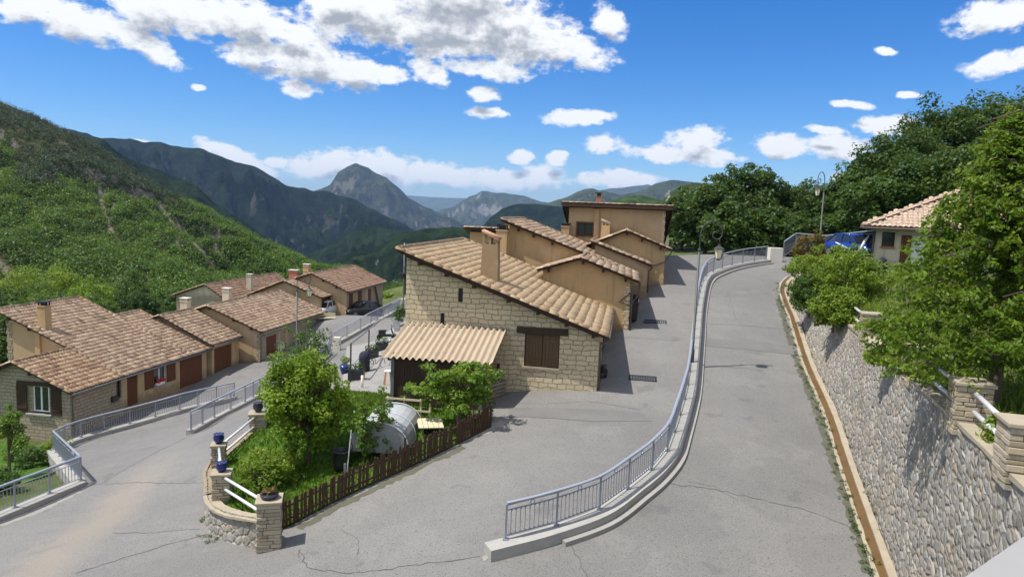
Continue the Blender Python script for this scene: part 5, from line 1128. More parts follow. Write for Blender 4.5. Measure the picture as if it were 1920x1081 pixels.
for k in range(2):
    mb = MB()
    for i in range(6): mb.box((0, k*.16, .1+i*.17), (1.15, .022, .11))
    for x in (-.5, 0, .5): mb.box((x, k*.16+.055, .52), (.09, .08, 1.0))
    mb.build('pallet', M['greywood'], o)
# yard bits
a_, b_ = on_road(657, 716), on_road(691, 679); o = thing('post_frame', 'tall dark two post frame standing in the slab yard', 'frame', a_); d = Vector([float(q) for q in b_-a_])
for q in (Vector((0, 0, 0)), d): mb = MB(); mb.tube([q, q+Vector((0, 0, 2.25))], .045, 8); mb.build('post', M['iron'], o)
mb = MB(); mb.tube([(0, 0, 2.22), d+Vector((0, 0, 2.22))], .04, 8); mb.tube([(0, 0, .9), d+Vector((0, 0, .9))], .02, 6); mb.build('crossbar', M['zinc'], o)
c = on_road(683, 697); o = thing('covered_barbecue', 'barbecue under a dark navy cover in the slab yard', 'barbecue', c, .3); mb = MB(); mb.lathe((0, 0, .12), [(.34, 0), (.33, .5), (.36, .8), (.30, 1.05), (.16, 1.18), (.05, 1.2)], 14); mb.build('cover', M['cloth'], o, True)
for i in range(3): t = i*2.1; mb = MB(); mb.tube([(.25*math.cos(t), .25*math.sin(t), 0), (.2*math.cos(t), .2*math.sin(t), .2)], .02, 6); mb.build('leg', M['iron'], o)
def bike(label, name, c, rz, grp=None):
    o = thing(name, label, 'bicycle', c, rz, grp)
    for x in (-.52, .52):
        mb = MB(); mb.tube([(x+.33*math.cos(t), 0, .34+.33*math.sin(t)) for t in np.linspace(0, 2*math.pi, 22)], .018, 6); wv = mb.build('wheel', M['tyre'], o, True); mb = MB()
        for t in np.linspace(0, math.pi, 6)[:-1]: mb.tube([(x-.32*math.cos(t), 0, .34-.32*math.sin(t)), (x+.32*math.cos(t), 0, .34+.32*math.sin(t))], .003, 4)
        mb.build('spokes', M['zinc'], wv)
    mb = MB(); fr_ = [((-.52, .34), (-.15, .78)), ((-.15, .78), (.38, .82)), ((.38, .82), (-.05, .32)), ((-.05, .32), (-.2, .9)), ((-.52, .34), (-.05, .32)), ((.52, .34), (.36, .95))]
    for p, q in fr_: mb.tube([(p[0], 0, p[1]), (q[0], 0, q[1])], .018, 6)
    mb.build('frame', M['iron'], o); mb = MB(); mb.box((-.2, 0, .93), (.24, .12, .05)); mb.build('saddle', M['black'], o, bevel=.015); mb = MB(); mb.tube([(.32, -.28, .98), (.37, -.1, .98), (.37, .1, .98), (.32, .28, .98)], .014, 6); mb.build('handlebar', M['iron'], o); o.rotation_euler = (R(9), 0, rz); return o
bike('black bicycle parked on the slabs by the orange stool', 'bicycle', on_road(706, 690), R(25))
c = on_road(646, 700); o = thing('potted_bush', 'large dark blue pot with a leafy bush beside the two post frame', 'potted plant', c); mb = MB(); mb.lathe((0, 0, 0), [(.2, 0), (.3, .35), (.32, .55), (.27, .53)], 16); mb.build('pot', M['blue'], o, True); p, nr, rnd, sz = leafs(np.array([[0, 0, .8], [.12, 0, .9], [-.1, .1, .95]]), RS.rand(3), 120, .26, .1); leaf_obj('foliage', p, nr, rnd, sz, M['lf_bush'], o)
for i, (px, lab) in enumerate((((668, 712), 'black planter box of dark foliage nearest the two post frame'), ((697, 672), 'black planter box of dark foliage behind the covered barbecue'), ((716, 657), 'black planter box of dark foliage by the white moped table'))):
    c = on_road(*px); o = thing('planter_box', lab, 'planter', c, -A+.2, 'black planters along the yard edge'); mb = MB(); mb.box((0, 0, .3), (.9, .5, .6)); mb.build('box', M['black'], o, bevel=.03); p, nr, rnd, sz = leafs(np.array([[-.25, 0, .75], [.1, 0, .85], [.3, 0, .75]]), RS.rand(3), 90, .28, .12); leaf_obj('foliage', p, nr, rnd, sz, M['lf_dark'], o)
c = on_road(722, 655); o = thing('side_table', 'small white table standing behind the black planter boxes', 'table', c, .1); mb = MB(); mb.box((0, 0, .72), (.7, .55, .05)); mb.build('top', M['white'], o, bevel=.01)
for x in (-.38, .38):
    for y in (-.28, .28): mb = MB(); mb.box((x, y, .35), (.04, .04, .7)); mb.build('leg', M['zinc'], o)
c = on_road(721, 640)+np.array([.1, .6, 0]); o = thing('moped', 'black moped parked at the back of the slab yard', 'moped', c, R(15))
for x in (-.6, .6): mb = MB(); mb.tube([(x, -.06, .26), (x, .06, .26)], .26, 16); mb.build('wheel', M['tyre'], o)
mb = MB(); mb.box((-.1, 0, .42), (.95, .26, .22)); mb.box((-.42, 0, .62), (.6, .24, .3)); mb.box((.42, 0, .68), (.12, .34, .62), 0, -.35); mb.build('bodywork', M['carblack'], o, bevel=.05); mb = MB(); mb.box((-.38, 0, .82), (.66, .26, .1)); mb.build('saddle', M['black'], o, bevel=.03); mb = MB(); mb.tube([(.36, -.32, 1.08), (.34, 0, 1.02), (.36, .32, 1.08)], .02, 6); mb.tube([(.34, 0, .9), (.34, 0, 1.05)], .03, 6); mb.build('handlebar', M['iron'], o)
for s in (-1, 1): mb = MB(); mb.lathe((.36, s*.34, 1.18), [(.02, -.02), (.06, 0), (.06, .07), (.02, .09)], 10); mb.build('mirror', M['zinc'], o)
c = on_road(737, 640)+np.array([0, .8, 0]); o = thing('satellite_dish', 'pale satellite dish standing behind the moped', 'satellite dish', c, R(60)); mb = MB(); mb.tube([(0, 0, 0), (0, 0, .9)], .03, 6); mb.build('mast', M['zinc'], o); mb = MB(); mb.lathe((0, 0, 0), [(.02, 0), (.25, .03), (.45, .11), (.46, .12), (.25, .05), (.02, .02)], 20); q = mb.build('dish', M['dish'], o, True); q.location = (0, -.05, 1.1); q.rotation_euler = (R(70), 0, 0)
c = on_road(727, 722); o = thing('stool', 'orange wooden stool with white top under the shed eave', 'stool', c, .3); mb = MB(); mb.lathe((0, 0, .78), [(.2, 0), (.21, .02), (.2, .05)], 14); mb.build('top', M['white'], o)
for x in (-1, 1):
    for y in (-1, 1): mb = MB(); mb.beam((x*.2, y*.2, 0), (x*.11, y*.11, .78), .04, .04); mb.build('leg', M['orangewood'], o)
c = on_road(679, 728); o = thing('boundary_post', 'short pale post at the lawn edge of the slab yard', 'post', c); mb = MB(); mb.tube([(0, 0, -.1), (0, 0, .72)], .07, 10); mb.build('post', M['pierc'], o, True); mb = MB(); mb.box((0, 0, .02), (.4, .3, .06)); mb.build('foot', M['kerb'], o)
c = P(612, 600, 66); o = thing('bench', 'pale wooden bench on the parking area by the far garage', 'bench', c+np.array([0, 0, -.2]), R(20)); mb = MB(); mb.box((0, 0, .42), (1.7, .5, .07)); mb.build('seat', M['plank'], o); mb = MB(); mb.box((0, .24, .72), (1.7, .06, .3)); mb.build('backrest', M['plank'], o)
for x in (-.7, .7): mb = MB(); mb.box((x, 0, .2), (.08, .45, .4)); mb.build('leg', M['greywood'], o)
# lane side bits
for px, h, lab in (((1186, 602), .95, 'black wheelie bin nearer along the ochre house wall'), ((1187, 584), .9, 'black wheelie bin behind another bin by the ochre garage')):
    c = on_road(*px); o = thing('wheelie_bin', lab, 'bin', c, -A+.05, 'black bins by the ochre house'); mb = MB(); q0 = [(-.2, -.22, .06), (.2, -.22, .06), (.2, .22, .06), (-.2, .22, .06)]; q1 = [(x*1.3, y*1.3, h) for x, y, _ in q0]
    for i in range(4): mb.face([q0[i], q0[(i+1) % 4], q1[(i+1) % 4], q1[i]])
    mb.face(q0[::-1]); mb.face(q1); mb.build('body', M['black'], o, bevel=.02); mb = MB(); mb.box((0, 0, h+.04), (.58, .62, .06), 0, .05); mb.build('lid', M['iron'], o, bevel=.02)
    for s in (-1, 1): mb = MB(); mb.tube([(-.22, s*.2, .1), (-.22, s*.26, .1)], .1, 12); mb.build('wheel', M['tyre'], o)
c = on_road(1190, 568); o = thing('white_sack', 'small white sack lying on the ground behind the bins', 'sack', c); mb = MB(); mb.lathe((0, 0, 0), [(.2, 0), (.26, .15), (.2, .34), (.06, .42), (.1, .5)], 10); mb.build('sack', M['white'], o, True)
c = on_road(1126, 706); o = thing('hand_cart', 'small black hand cart against the lane side of the stone gable', 'hand cart', c, R(70)); mb = MB(); mb.box((0, 0, .35), (.5, .4, .3)); mb.build('tray', M['black'], o, bevel=.03); mb = MB(); mb.tube([(.2, -.15, .4), (.55, -.15, .95), (.55, .15, .95), (.2, .15, .4)], .018, 6); mb.build('handle', M['zinc'], o)
for s in (-1, 1): mb = MB(); mb.tube([(0, s*.2, .18), (0, s*.26, .18)], .18, 14); mb.build('wheel', M['tyre'], o)
c = P(1655, 488, 37.6); o = thing('hanging_jacket', 'black jacket hanging on the wall beside the terrace house door', 'jacket', c+np.array([0, 0, -.3])); mb = MB(); mb.lathe((0, 0, 0), [(.10, -.5), (.17, -.45), (.19, 0), (.16, .35), (.06, .48)], 10); mb.build('jacket', M['cloth'], o, True)
for s in (-1, 1): mb = MB(); mb.tube([(s*.13, 0, .36), (s*.22, -.03, .05), (s*.22, -.05, -.28)], [.06, .055, .045], 8); mb.build('sleeve', M['cloth'], o, True)
c = P(1618, 470, 39); o = thing('folded_parasol', 'slanting white folded parasol arm above the blue car', 'parasol', c); mb = MB(); mb.tube([(-1.4, .3, .4), (-.9, .25, .15), (-.25, 0, -.15)], [.03, .05, .08], 8); mb.tube([(-.25, 0, -.15), (.05, 0, .5), (.25, 0, .85)], [.09, .08, .03], 8); mb.build('canopy', M['white'], o, True); mb = MB(); mb.tube([(-.25, 0, -1.6), (-.25, 0, -.1)], .03, 8); mb.build('pole', M['zinc'], o)
# ------------------------------------------------------------------ cherry tree over the wall
def spray_tree(name, label, base, sprays, leaf, per, mat_, trunk_pts, seed, cat='tree', kids=None):
    rs = np.random.RandomState(seed); o = thing(name, label, cat, base); P_ = []; NR = []; RN = []; SZ = []; TD = []; br = MB()
    for s0, e in sprays:
        s0 = np.array(s0); e = np.array(e); L_ = np.linalg.norm(e-s0); m = (s0+e)/2+np.array([0, 0, .16*L_]); cr_ = rs.rand()
        n = int(per*L_); t = rs.uniform(.18, 1.03, n)[:, None]; c = (1-t)**2*s0+2*t*(1-t)*m+t*t*e
        d = (e-s0)/L_; side = np.array([-d[1], d[0], 0]); side /= np.linalg.norm(side)+1e-6
        w = rs.normal(size=(n, 1))*.10*(1.25-t*.6); p = c+side*w+np.array([0, 0, 1])*(rs.normal(size=(n, 1))*.05-np.abs(w)*.5-.04)
        P_.append(p); NR.append(rs.normal(size=(n, 3))*.5+side*np.sign(w)*.5+np.array([0, 0, .7])); TD.append(d*.6+side*np.sign(w)*.5+np.array([0, 0, -.65])+0*p); RN.append(np.clip(.6*rs.rand(n)+.4*cr_, 0, 1)); SZ.append(leaf*rs.uniform(.6, 1.3, n))
        if rs.rand() < .5: br.tube([s0, m*.9+s0*.05+e*.05, e], [.018, .013, .004], 5)
    leaf_obj('crown', np.concatenate(P_), np.concatenate(NR), np.concatenate(RN), np.concatenate(SZ), mat_, o, .5, np.concatenate(TD), rs=rs)
    br.build('twigs', M['bark'], o); tb = MB(); tb.tube(smooth_line(trunk_pts, 4), list(np.linspace(.16, .04, (len(trunk_pts)-1)*4+1)), 8); tb.build('trunk', M['bark'], o, True); return o
rs = np.random.RandomState(21); cb = np.array([11.4, 16.4, -4.15]); spr = []
# crown outline read off the photograph: (height above base, reach towards the road)
def reach(z): return np.interp(z, [.5, .9, 1.6, 2.4, 3.2, 4.0, 4.8, 5.6, 6.4, 7.0], [2.2, 2.75, 2.95, 2.9, 2.5, 1.9, 1.6, 1.2, .8, .3])
for i in range(860):
    z = rs.uniform(.7, 6.9); a = rs.uniform(0, 2*math.pi); r1 = reach(z)*rs.uniform(.55, 1.05); 
    k = 1 if math.cos(a) < 0 else 1.15
    e = np.array([math.cos(a)*r1*k, math.sin(a)*r1*1.05, z]); z0 = 1.75 if math.sin(a) < -.3 and math.cos(a) > -.75 else .65; e[2] = max(e[2], z0+.25*rs.rand()); l = rs.uniform(.5, 1.15); d = np.array([math.cos(a+rs.normal()*.4), math.sin(a+rs.normal()*.4), .28+rs.normal()*.15]); spr.append((e-d*l, e+np.array([0, 0, -.10])))
for i in range(150):
    z = rs.uniform(1.1, 4.5); a = rs.uniform(0, 2*math.pi); r1 = reach(z)*rs.uniform(.1, .6); e = np.array([math.cos(a)*r1, math.sin(a)*r1, z]); d = np.array([math.cos(a), math.sin(a), .4]); spr.append((e-d*.8, e))
spray_tree('cherry_tree', 'big leafy cherry tree with drooping sprays overhanging the rubble wall', cb, spr, .135, 58, M['lf_cherry'], [(0, 0, -.4), (.05, 0, 1.2), (-.1, .1, 2.6), (.1, 0, 4.4), (0, 0, 5.8)], 22)
# bushes along the wall top
for px, Y, z0, rr, m_, sd, lab in (((1545, 505), 40, -3.9, (1.75, 2.2, 1.35), 'lf_bush', 31, 'broad yellow green bush on the wall top below the red tipped shrub'), ((1590, 525), 35, -3.9, (1.55, 1.7, 1.45), 'lf_bush', 32, 'rounded fresh green bush on the wall beside the terrace house'), ((1520, 552), 36.5, -4.3, (1.0, 1.3, 1.0), 'lf_mid', 33, 'low darker bush hanging over the wall above the stone gutter'), ((1565, 580), 30.5, -4.6, (.9, 1.1, .8), 'lf_bush', 34, 'small bush spilling over the wall beside the farthest stone pier')):
    p = P(*px, Y); tree('wall_bush', lab, (p[0], p[1], p[2]-rr[2]*.9), 2, (0, 0, rr[2]*.95), rr, M[m_], 'bush', nclump=110, per=80, rc=.34, leaf=.14, trunk=.05, seed=sd, shell=.5, grp='bushes on the wall top')
p = P(1521, 464, 45); tree('red_tipped_shrub', 'shrub with reddish new shoots near the far pillar of the curved railing', (p[0], p[1], p[2]-1.6), 2, (0, 0, 1.6), (1.25, 1.1, 1.1), M['lf_red'], 'shrub', nclump=60, per=70, rc=.34, leaf=.14, trunk=.05, seed=36)
for px, Y, lab, sd in (((1660, 640), 21.5, 'tuft of rough grass and weeds under the cherry branches', 37), ((1640, 600), 27, 'clump of tall weeds behind the far stone piers', 38), ((1915, 770), 13.6, 'clump of weeds behind the nearest stone pier', 39)):
    p = P(*px, Y); z = float(tz(np.array([p[0]]), np.array([p[1]]))[0]); tree('weed_clump', lab, (p[0], p[1], z), 1, (0, 0, .25), (.55, .55, .26), M['lf_bush'], 'weeds', nclump=36, per=50, rc=.22, leaf=.11, trunk=.015, seed=sd, grp='weeds on the terrace')
n = 30000; q = np.c_[RS.uniform(8, 24, n), RS.uniform(9, 40, n)]; tpl = [XY(v) for v in offset([Vector(v) for v in top_line[::10]], .55)]+[(24, 45), (24, 9)]
k = np.array([in_poly(a, b_, tpl) for a, b_ in q]); q = q[k]; n = len(q); p = np.c_[q, tz(q[:, 0], q[:, 1])+.10]
o = leaf_obj('grass', p, np.c_[RS.normal(size=(n, 2)), .2*np.ones(n)], RS.rand(n), RS.uniform(.2, .5, n), M['lf_bush'], None, .14, np.tile([0, 0, 1.], (n, 1))); o['kind'] = 'stuff'
# weeds in the road edges
tufts = MB(); pts = []
for ln_, dd, k_ in ((chan, -.27, 320), (chan, .40, 70)):
    l2_ = offset(ln_, dd)
    for i in range(k_): s = l2_[int((len(l2_)-10)*RS.rand()**1.8)+2]; pts.append((s.x+RS.normal()*.05, s.y+RS.normal()*.3))
for q in ((383, 975), (388, 1005), (400, 1015), (545, 985), (600, 955), (700, 905), (800, 858), (1010, 1012), (1040, 1008), (1005, 1018)):
    s = on_road(*q)
    for i in range(6): pts.append((s[0]+RS.normal()*.1, s[1]+RS.normal()*.1))
pts = np.array(pts); c = np.c_[pts, road_z(pts[:, 0], pts[:, 1])+.05]; p, nr, rnd, sz = leafs(c, RS.rand(len(c)), 16, .07, .065, .6); o = leaf_obj('weeds', p, nr, rnd, sz, M['lf_mid'], None, .3); o['kind'] = 'stuff'

# ------------------------------------------------------------------ woods beyond
def big(px_top, px_w, Y, zb, sd, m_, lab, grp, name='oak_tree', leaf=.31, n=110, per=130):
    t = P(*px_top, Y); H = t[2]-zb; r = px_w/F*Y/2; rz2 = min(H*.46, r*1.25)
    return tree(name, lab, (t[0], t[1], zb), H, (0, 0, H-rz2*1.0), (r, r*.9, rz2), M[m_], nclump=n, per=per, rc=r*.27, leaf=leaf, trunk=.22, seed=sd, shell=.45, grp=grp, lowcut=-.9, nlimb=12)
wood = [((1283, 362), 90, 72, -3, 'lf_dark', 'dark broadleaf tree standing just right of the tall ochre house'), ((1330, 345), 120, 66, -3.2, 'lf_dark', 'dark broadleaf tree behind the top of the lane'), ((1400, 303), 130, 72, -3, 'lf_dark', 'tallest dark tree in the clump behind the curved railing'),
        ((1375, 380), 110, 62, -3.2, 'lf_dark', 'lower dark tree behind the upper bend of the curved railing'), ((1458, 342), 110, 70, -2.8, 'lf_dark', 'dark tree between the tallest tree and the far street lamp'), ((1440, 395), 110, 61, -3, 'lf_dark', 'low dark tree behind the pale pillar'), ((1505, 345), 100, 74, -2.5, 'lf_dark', 'dark tree directly behind the far street lamp'),
        ((1560, 352), 90, 68, -2, 'lf_mid', 'mid green tree just right of the far street lamp'), ((1500, 400), 120, 60, -2.6, 'lf_dark', 'low dark tree behind the red tipped shrub'), ((1595, 400), 110, 60, -2, 'lf_mid', 'low mid green tree behind the blue car'), ((1628, 292), 120, 66, -1, 'lf_mid', 'tall mid green tree behind the corner of the terrace house'),
        ((1690, 252), 160, 64, 0, 'lf_dark', 'tall dark tree rising behind the pinkish roof'), ((1665, 335), 130, 57, -1, 'lf_mid', 'bushy mid green tree right behind the hipped roof'), ((1770, 192), 170, 68, 2, 'lf_dark', 'high dark tree on the slope above the pinkish roof'), ((1850, 176), 180, 70, 4, 'lf_dark', 'high dark tree behind the top of the cherry tree'),
        ((1930, 172), 180, 66, 4, 'lf_dark', 'high dark tree cut by the edge of the picture'), ((1760, 290), 170, 56, 0, 'lf_dark', 'dark tree between the pinkish roof and the high slope trees'), ((1870, 270), 180, 54, 1, 'lf_dark', 'dark tree behind the upper cherry branches')]
for i, (pt_, w, Y, zb, m_, lab) in enumerate(wood): big(pt_, w, Y, zb, 200+i, m_, lab, 'trees of the wood behind the terrace house')
t = P(1574, 340, 95); o = thing('cedar_tree', 'pale grey conifer with flat tiers seen between the dark woods', 'tree', (t[0], t[1], -2)); cs_ = []
for k in range(9):
    for a in np.linspace(0, 6.28, 9)[:-1]:
        r = .35+k*.32; cs_.append((math.cos(a+k)*r*.7, math.sin(a+k)*r*.7, t[2]+2-.3-k*.75))
p, nr, rnd, sz = leafs(np.array(cs_), RS.rand(len(cs_)), 40, .6, .3, .25); leaf_obj('crown', p, nr, rnd, sz, M['needle'], o); mb = MB(); mb.tube([(0, 0, 0), (0, 0, t[2]+2)], [.25, .05], 8); mb.build('trunk', M['bark'], o)
belt = [((30, 500), 150, 82, 'lf_bush'), ((110, 497), 130, 88, 'lf_bush'), ((175, 520), 110, 84, 'lf_apple'), ((235, 512), 100, 92, 'lf_mid'), ((-30, 520), 120, 72, 'lf_mid'), ((70, 545), 120, 70, 'lf_mid'), ((265, 545), 70, 86, 'lf_dark'), ((205, 555), 90, 80, 'lf_dark'), ((330, 545), 70, 110, 'lf_mid'), ((20, 590), 90, 62, 'lf_dark'), ((385, 520), 70, 118, 'lf_mid'), ((300, 570), 60, 104, 'lf_dark'), ((150, 560), 100, 74, 'lf_mid')]
bl = ['light green tree at the edge of the picture beyond the beige house', 'pale fresh green tree above the ridge of the beige house', 'light green tree beyond the ridge end of the beige house', 'mid green tree left of the cream house', 'mid green tree partly outside the picture beyond the beige house', 'mid green tree close behind the high roof edge of the beige house', 'dark tree in the gap between the beige house and the cream house', 'dark tree behind the sloping back edge of the beige house roof', 'mid green tree at the corner of the cream house', 'dark tree just outside the ochre end wall of the beige house', 'mid green tree behind the roof of the cream house', 'small dark tree in front of the cream house', 'mid green tree close behind the middle of the weathered roof']
for i, ((pt_, w, Y, m_), lab) in enumerate(zip(belt, bl)):
    g = P(*pt_, Y); big(pt_, w, Y, min(float(ground_z(np.array([g[0]]), np.array([g[1]]))[0])-.3, g[2]-5), 300+i, m_, lab, 'trees behind the beige house row', 'valley_tree', .26, 80, 130)
for i, (px, Y, z, w, m_, lab) in enumerate((((740, 548), 96, -11, 60, 'lf_mid', 'low green bush on the grassy edge beyond the far railing'), ((722, 560), 90, -11, 40, 'lf_bush', 'small bush beside the far corner of the end house'), ((765, 535), 100, -11, 70, 'lf_mid', 'green bush beyond the thin grey pole'))): big(px, w, Y, z, 340+i, m_, lab, 'bushes on the edge beyond the railing', 'edge_bush', .3, 40, 60)
# yard plants in front of the beige house
p = P(18, 890, 31); z = float(ground_z(np.array([p[0]]), np.array([p[1]]))[0]); tree('yard_tree', 'small slender tree with tufted crown in front of the beige gable window', (p[0], p[1], z), 3, (.1, 0, 2.6), (.55, .5, .9), M['lf_bright'], nclump=30, per=60, rc=.25, leaf=.13, trunk=.09, seed=41, shell=.3)
for px, Y, rr, sd, m_, lab in (((60, 835), 33.5, (.9, .8, .55), 42, 'lf_mid', 'low bush against the foot of the beige stone gable'), ((105, 800), 35.5, (.5, .45, .6), 43, 'lf_bush', 'thin light shrub under the gable window of the beige house'), ((30, 800), 35, (.6, .5, .7), 44, 'lf_bright', 'bright shrub under the brown shutter of the beige house'), ((-5, 905), 28.5, (.9, .8, .6), 45, 'lf_dark', 'dark bush behind the railing above the grassy yard')):
    p = P(*px, Y); z = float(ground_z(np.array([p[0]]), np.array([p[1]]))[0]); tree('yard_bush', lab, (p[0], p[1], z), 1, (0, 0, rr[2]*.9), rr, M[m_], 'bush', nclump=36, per=60, rc=.28, leaf=.11, trunk=.03, seed=sd, grp='bushes in the yard of the beige house')
sheet('yard_lawn', [(-20.6, 31), (-22.2, 33.2), (-24.6, 37.6), (-33, 38.6), (-38, 30), (-30, 22), (-24, 24)], ground_z, M['lawn'], 1., .05)

# ------------------------------------------------------------------ hills and mountains
from mathutils import noise as mn
def fbm(x, y, z, s, oct=5, H=.9): return mn.fractal(Vector((x/s, y/s, z/s)), H, 2.1, oct)
def ridge(name, pts, D, L_, zb, m_, amp, ns, cols=220, rows=60, seed=0, sky=1.0, prof=1.0, back=.5):
    """a mountain as a real relief: crest at its own distance, spurs and gullies down both flanks"""
    us = np.array([p[0] for p in pts], float); vs = np.array([p[1] for p in pts], float); Ds = np.array([(p[2] if len(p) > 2 else D) for p in pts], float)
    uu = np.linspace(us[0], us[-1], cols); vv = np.interp(uu, us, vs); dd = np.interp(uu, us, Ds); V = []
    tt = np.r_[-np.linspace(1, .08, 9)*back, np.linspace(0, 1, rows)]
    for u, v, d in zip(uu, vv, dd):
        c = P(u, v, d); c[2] += fbm(c[0], c[1], seed, ns*.5, 4)*amp*.10*sky; rad = np.array([c[0], c[1]])/np.hypot(c[0], c[1])
        for t in tt:
            x, y = c[0]-rad[0]*L_*t, c[1]-rad[1]*L_*t; h = c[2]-zb; a = abs(t)**prof
            z = c[2]-h*a
            w = min(1, abs(t)*5)*(1-.6*abs(t)); r_ = 1-abs(mn.fractal(Vector((x/ns, y/ns, seed)), .9, 2.1, 6))*1.6
            z += w*amp*(r_-.75)+w*amp*.35*fbm(x, y, seed+7, ns*.22, 4)
            z = min(z, c[2]-h*.06*min(abs(t)*8, 1))
            V.append((x, y, z))
    m = len(tt); idx = np.arange(len(uu)*m).reshape(len(uu), m); Q = np.c_[idx[:-1, :-1].ravel(), idx[:-1, 1:].ravel(), idx[1:, 1:].ravel(), idx[1:, :-1].ravel()]
    o = np_mesh(name, V, Q, m_, smooth=True); o['kind'] = 'structure'; return o
mm = dict(blue=m_mountain('distant_range', (.06, .085, .055), (.10, .12, .085), (.34, .33, .31), .0, .004, .0012), peak=m_mountain('peak_rock', (.022, .032, .016), (.06, .066, .036), (.17, .155, .125), .02, .008, .0028),
          gorge=m_mountain('gorge_rock', (.04, .058, .035), (.075, .09, .055), (.28, .265, .24), .06, .006, .003), dark=m_mountain('cloud_shaded_forest', (.007, .014, .011), (.020, .031, .021), (.085, .085, .08), -.07, .016, .006),  # dark forest colour includes the cloud shadow lying on those ridges
          conifer=m_mountain('conifer_hill', (.009, .017, .011), (.026, .042, .020), (.17, .165, .15), -.01, .03, .009), green=m_mountain('green_hill', (.02, .045, .012), (.06, .10, .025), (.30, .28, .25), -.04, .05, .012), cliff=m_mountain('cliff_rock', (.03, .05, .02), (.07, .09, .03), (.42, .39, .34), .16, .05, .02), soil=m_mountain('slope_soil', (.030, .042, .015), (.075, .078, .036), (.23, .205, .17), .10, .16, .05))
ridge('mountain', [(650, 384), (740, 366), (840, 371), (900, 372), (1010, 381), (1120, 392)], 13000, 3000, -300, mm['blue'], 200, 1800, 90, 30, 1)
ridge('mountain', [(1040, 384), (1100, 363), (1150, 352), (1190, 350), (1214, 346), (1240, 352), (1290, 366), (1400, 380)], 9000, 2500, -300, mm['gorge'], 260, 1200, 120, 36, 2)
ridge('mountain', [(700, 430), (760, 424), (800, 405), (850, 385), (880, 367), (893, 363), (903, 358), (950, 361), (985, 368), (1015, 377), (1060, 384), (1120, 390)], 7000, 2200, -330, mm['gorge'], 260, 700, 170, 60, 3)
ridge('mountain', [(480, 400), (560, 368), (592, 356), (618, 347), (628, 332), (634, 323), (650, 312), (668, 306), (690, 314), (715, 332), (745, 350), (765, 370), (800, 391), (850, 410), (880, 424), (940, 444)], 5200, 2000, -330, mm['peak'], 260, 620, 240, 90, 4, prof=.85)
ridge('mountain', [(980, 392), (1030, 378), (1080, 365), (1110, 356), (1135, 355), (1165, 364), (1190, 362), (1230, 345), (1262, 336), (1290, 340), (1340, 352), (1420, 372)], 3600, 1400, -230, mm['gorge'], 170, 420, 170, 60, 5)
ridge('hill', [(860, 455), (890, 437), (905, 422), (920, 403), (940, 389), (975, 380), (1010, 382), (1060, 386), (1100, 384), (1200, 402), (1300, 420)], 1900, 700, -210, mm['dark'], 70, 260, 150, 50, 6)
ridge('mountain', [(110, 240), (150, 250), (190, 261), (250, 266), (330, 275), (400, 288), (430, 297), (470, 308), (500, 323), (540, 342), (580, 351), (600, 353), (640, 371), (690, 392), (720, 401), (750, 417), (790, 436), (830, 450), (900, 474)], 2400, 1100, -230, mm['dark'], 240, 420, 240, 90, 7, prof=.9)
ridge('hill', [(1060, 405), (1090, 392), (1130, 380), (1165, 370), (1200, 366), (1230, 373), (1262, 384), (1310, 392), (1400, 400)], 1200, 500, -90, mm['green'], 40, 150, 110, 40, 8)
ridge('hill', [(1200, 410), (1225, 392), (1242, 374), (1258, 358), (1275, 349), (1300, 344), (1360, 350), (1450, 372)], 760, 300, -40, mm['cliff'], 40, 90, 110, 50, 9, prof=.7)
ridge('hill', [(150, 262), (190, 262), (228, 284), (280, 312), (330, 336), (370, 350), (410, 384), (450, 410), (500, 440), (560, 476), (640, 510)], 1000, 420, -180, mm['conifer'], 60, 130, 150, 50, 10)
ridge('hill', [(540, 500), (580, 474), (620, 458), (660, 436), (700, 417), (730, 428), (760, 432), (800, 447), (860, 470)], 1350, 500, -200, mm['conifer'], 80, 150, 150, 50, 11, prof=.8)
ridge('hill', [(540, 520), (585, 500), (640, 482), (690, 462), (750, 440), (800, 428), (850, 424), (900, 432), (960, 440), (1060, 450)], 800, 480, -130, mm['conifer'], 34, 90, 170, 60, 12)
t_ = mm['soil'].node_tree; b_ = t_.nodes['Principled BSDF']; s_ = b_.inputs['Base Color'].links[0].from_socket; at_ = N(t_, 'ShaderNodeAttribute', attribute_name='scree')
L(t_, mixc(t_, mth(t_, 'MULTIPLY', at_.outputs['Fac'], mth(t_, 'ADD', .35, noise(t_, geo_pos(t_), .12, 5, .7)), clamp=True), s_, (.30, .265, .21)), b_.inputs['Base Color'])
# the green slope on the left: soil relief plus its wood
sk = [(-260, 40, 560), (-120, 120, 545), (0, 183, 530), (50, 202, 520), (100, 226, 510), (140, 244, 505), (180, 264, 495), (240, 302, 480), (300, 341, 465), (350, 366, 450), (400, 396, 435), (450, 420, 420), (500, 446, 405), (560, 476, 385), (605, 500, 370), (680, 532, 355)]
toe = [(-260, 660, 150), (0, 602, 165), (150, 590, 175), (330, 562, 190), (450, 548, 215), (560, 530, 265), (620, 524, 300), (680, 536, 335)]
cols, rows = 420, 220; uu = np.linspace(-260, 680, cols)
SK = np.array([P(u, np.interp(u, [q[0] for q in sk], [q[1] for q in sk]), np.interp(u, [q[0] for q in sk], [q[2] for q in sk])) for u in uu]); TO = np.array([P(u, np.interp(u, [q[0] for q in toe], [q[1] for q in toe]), np.interp(u, [q[0] for q in toe], [q[2] for q in toe])) for u in uu])
for A_ in (SK, TO):
    for it in range(12): A_[1:-1] = (A_[:-2]+2*A_[1:-1]+A_[2:])/4
SK[:, 2] -= 3.5
HV = np.zeros((cols, rows+8, 3))
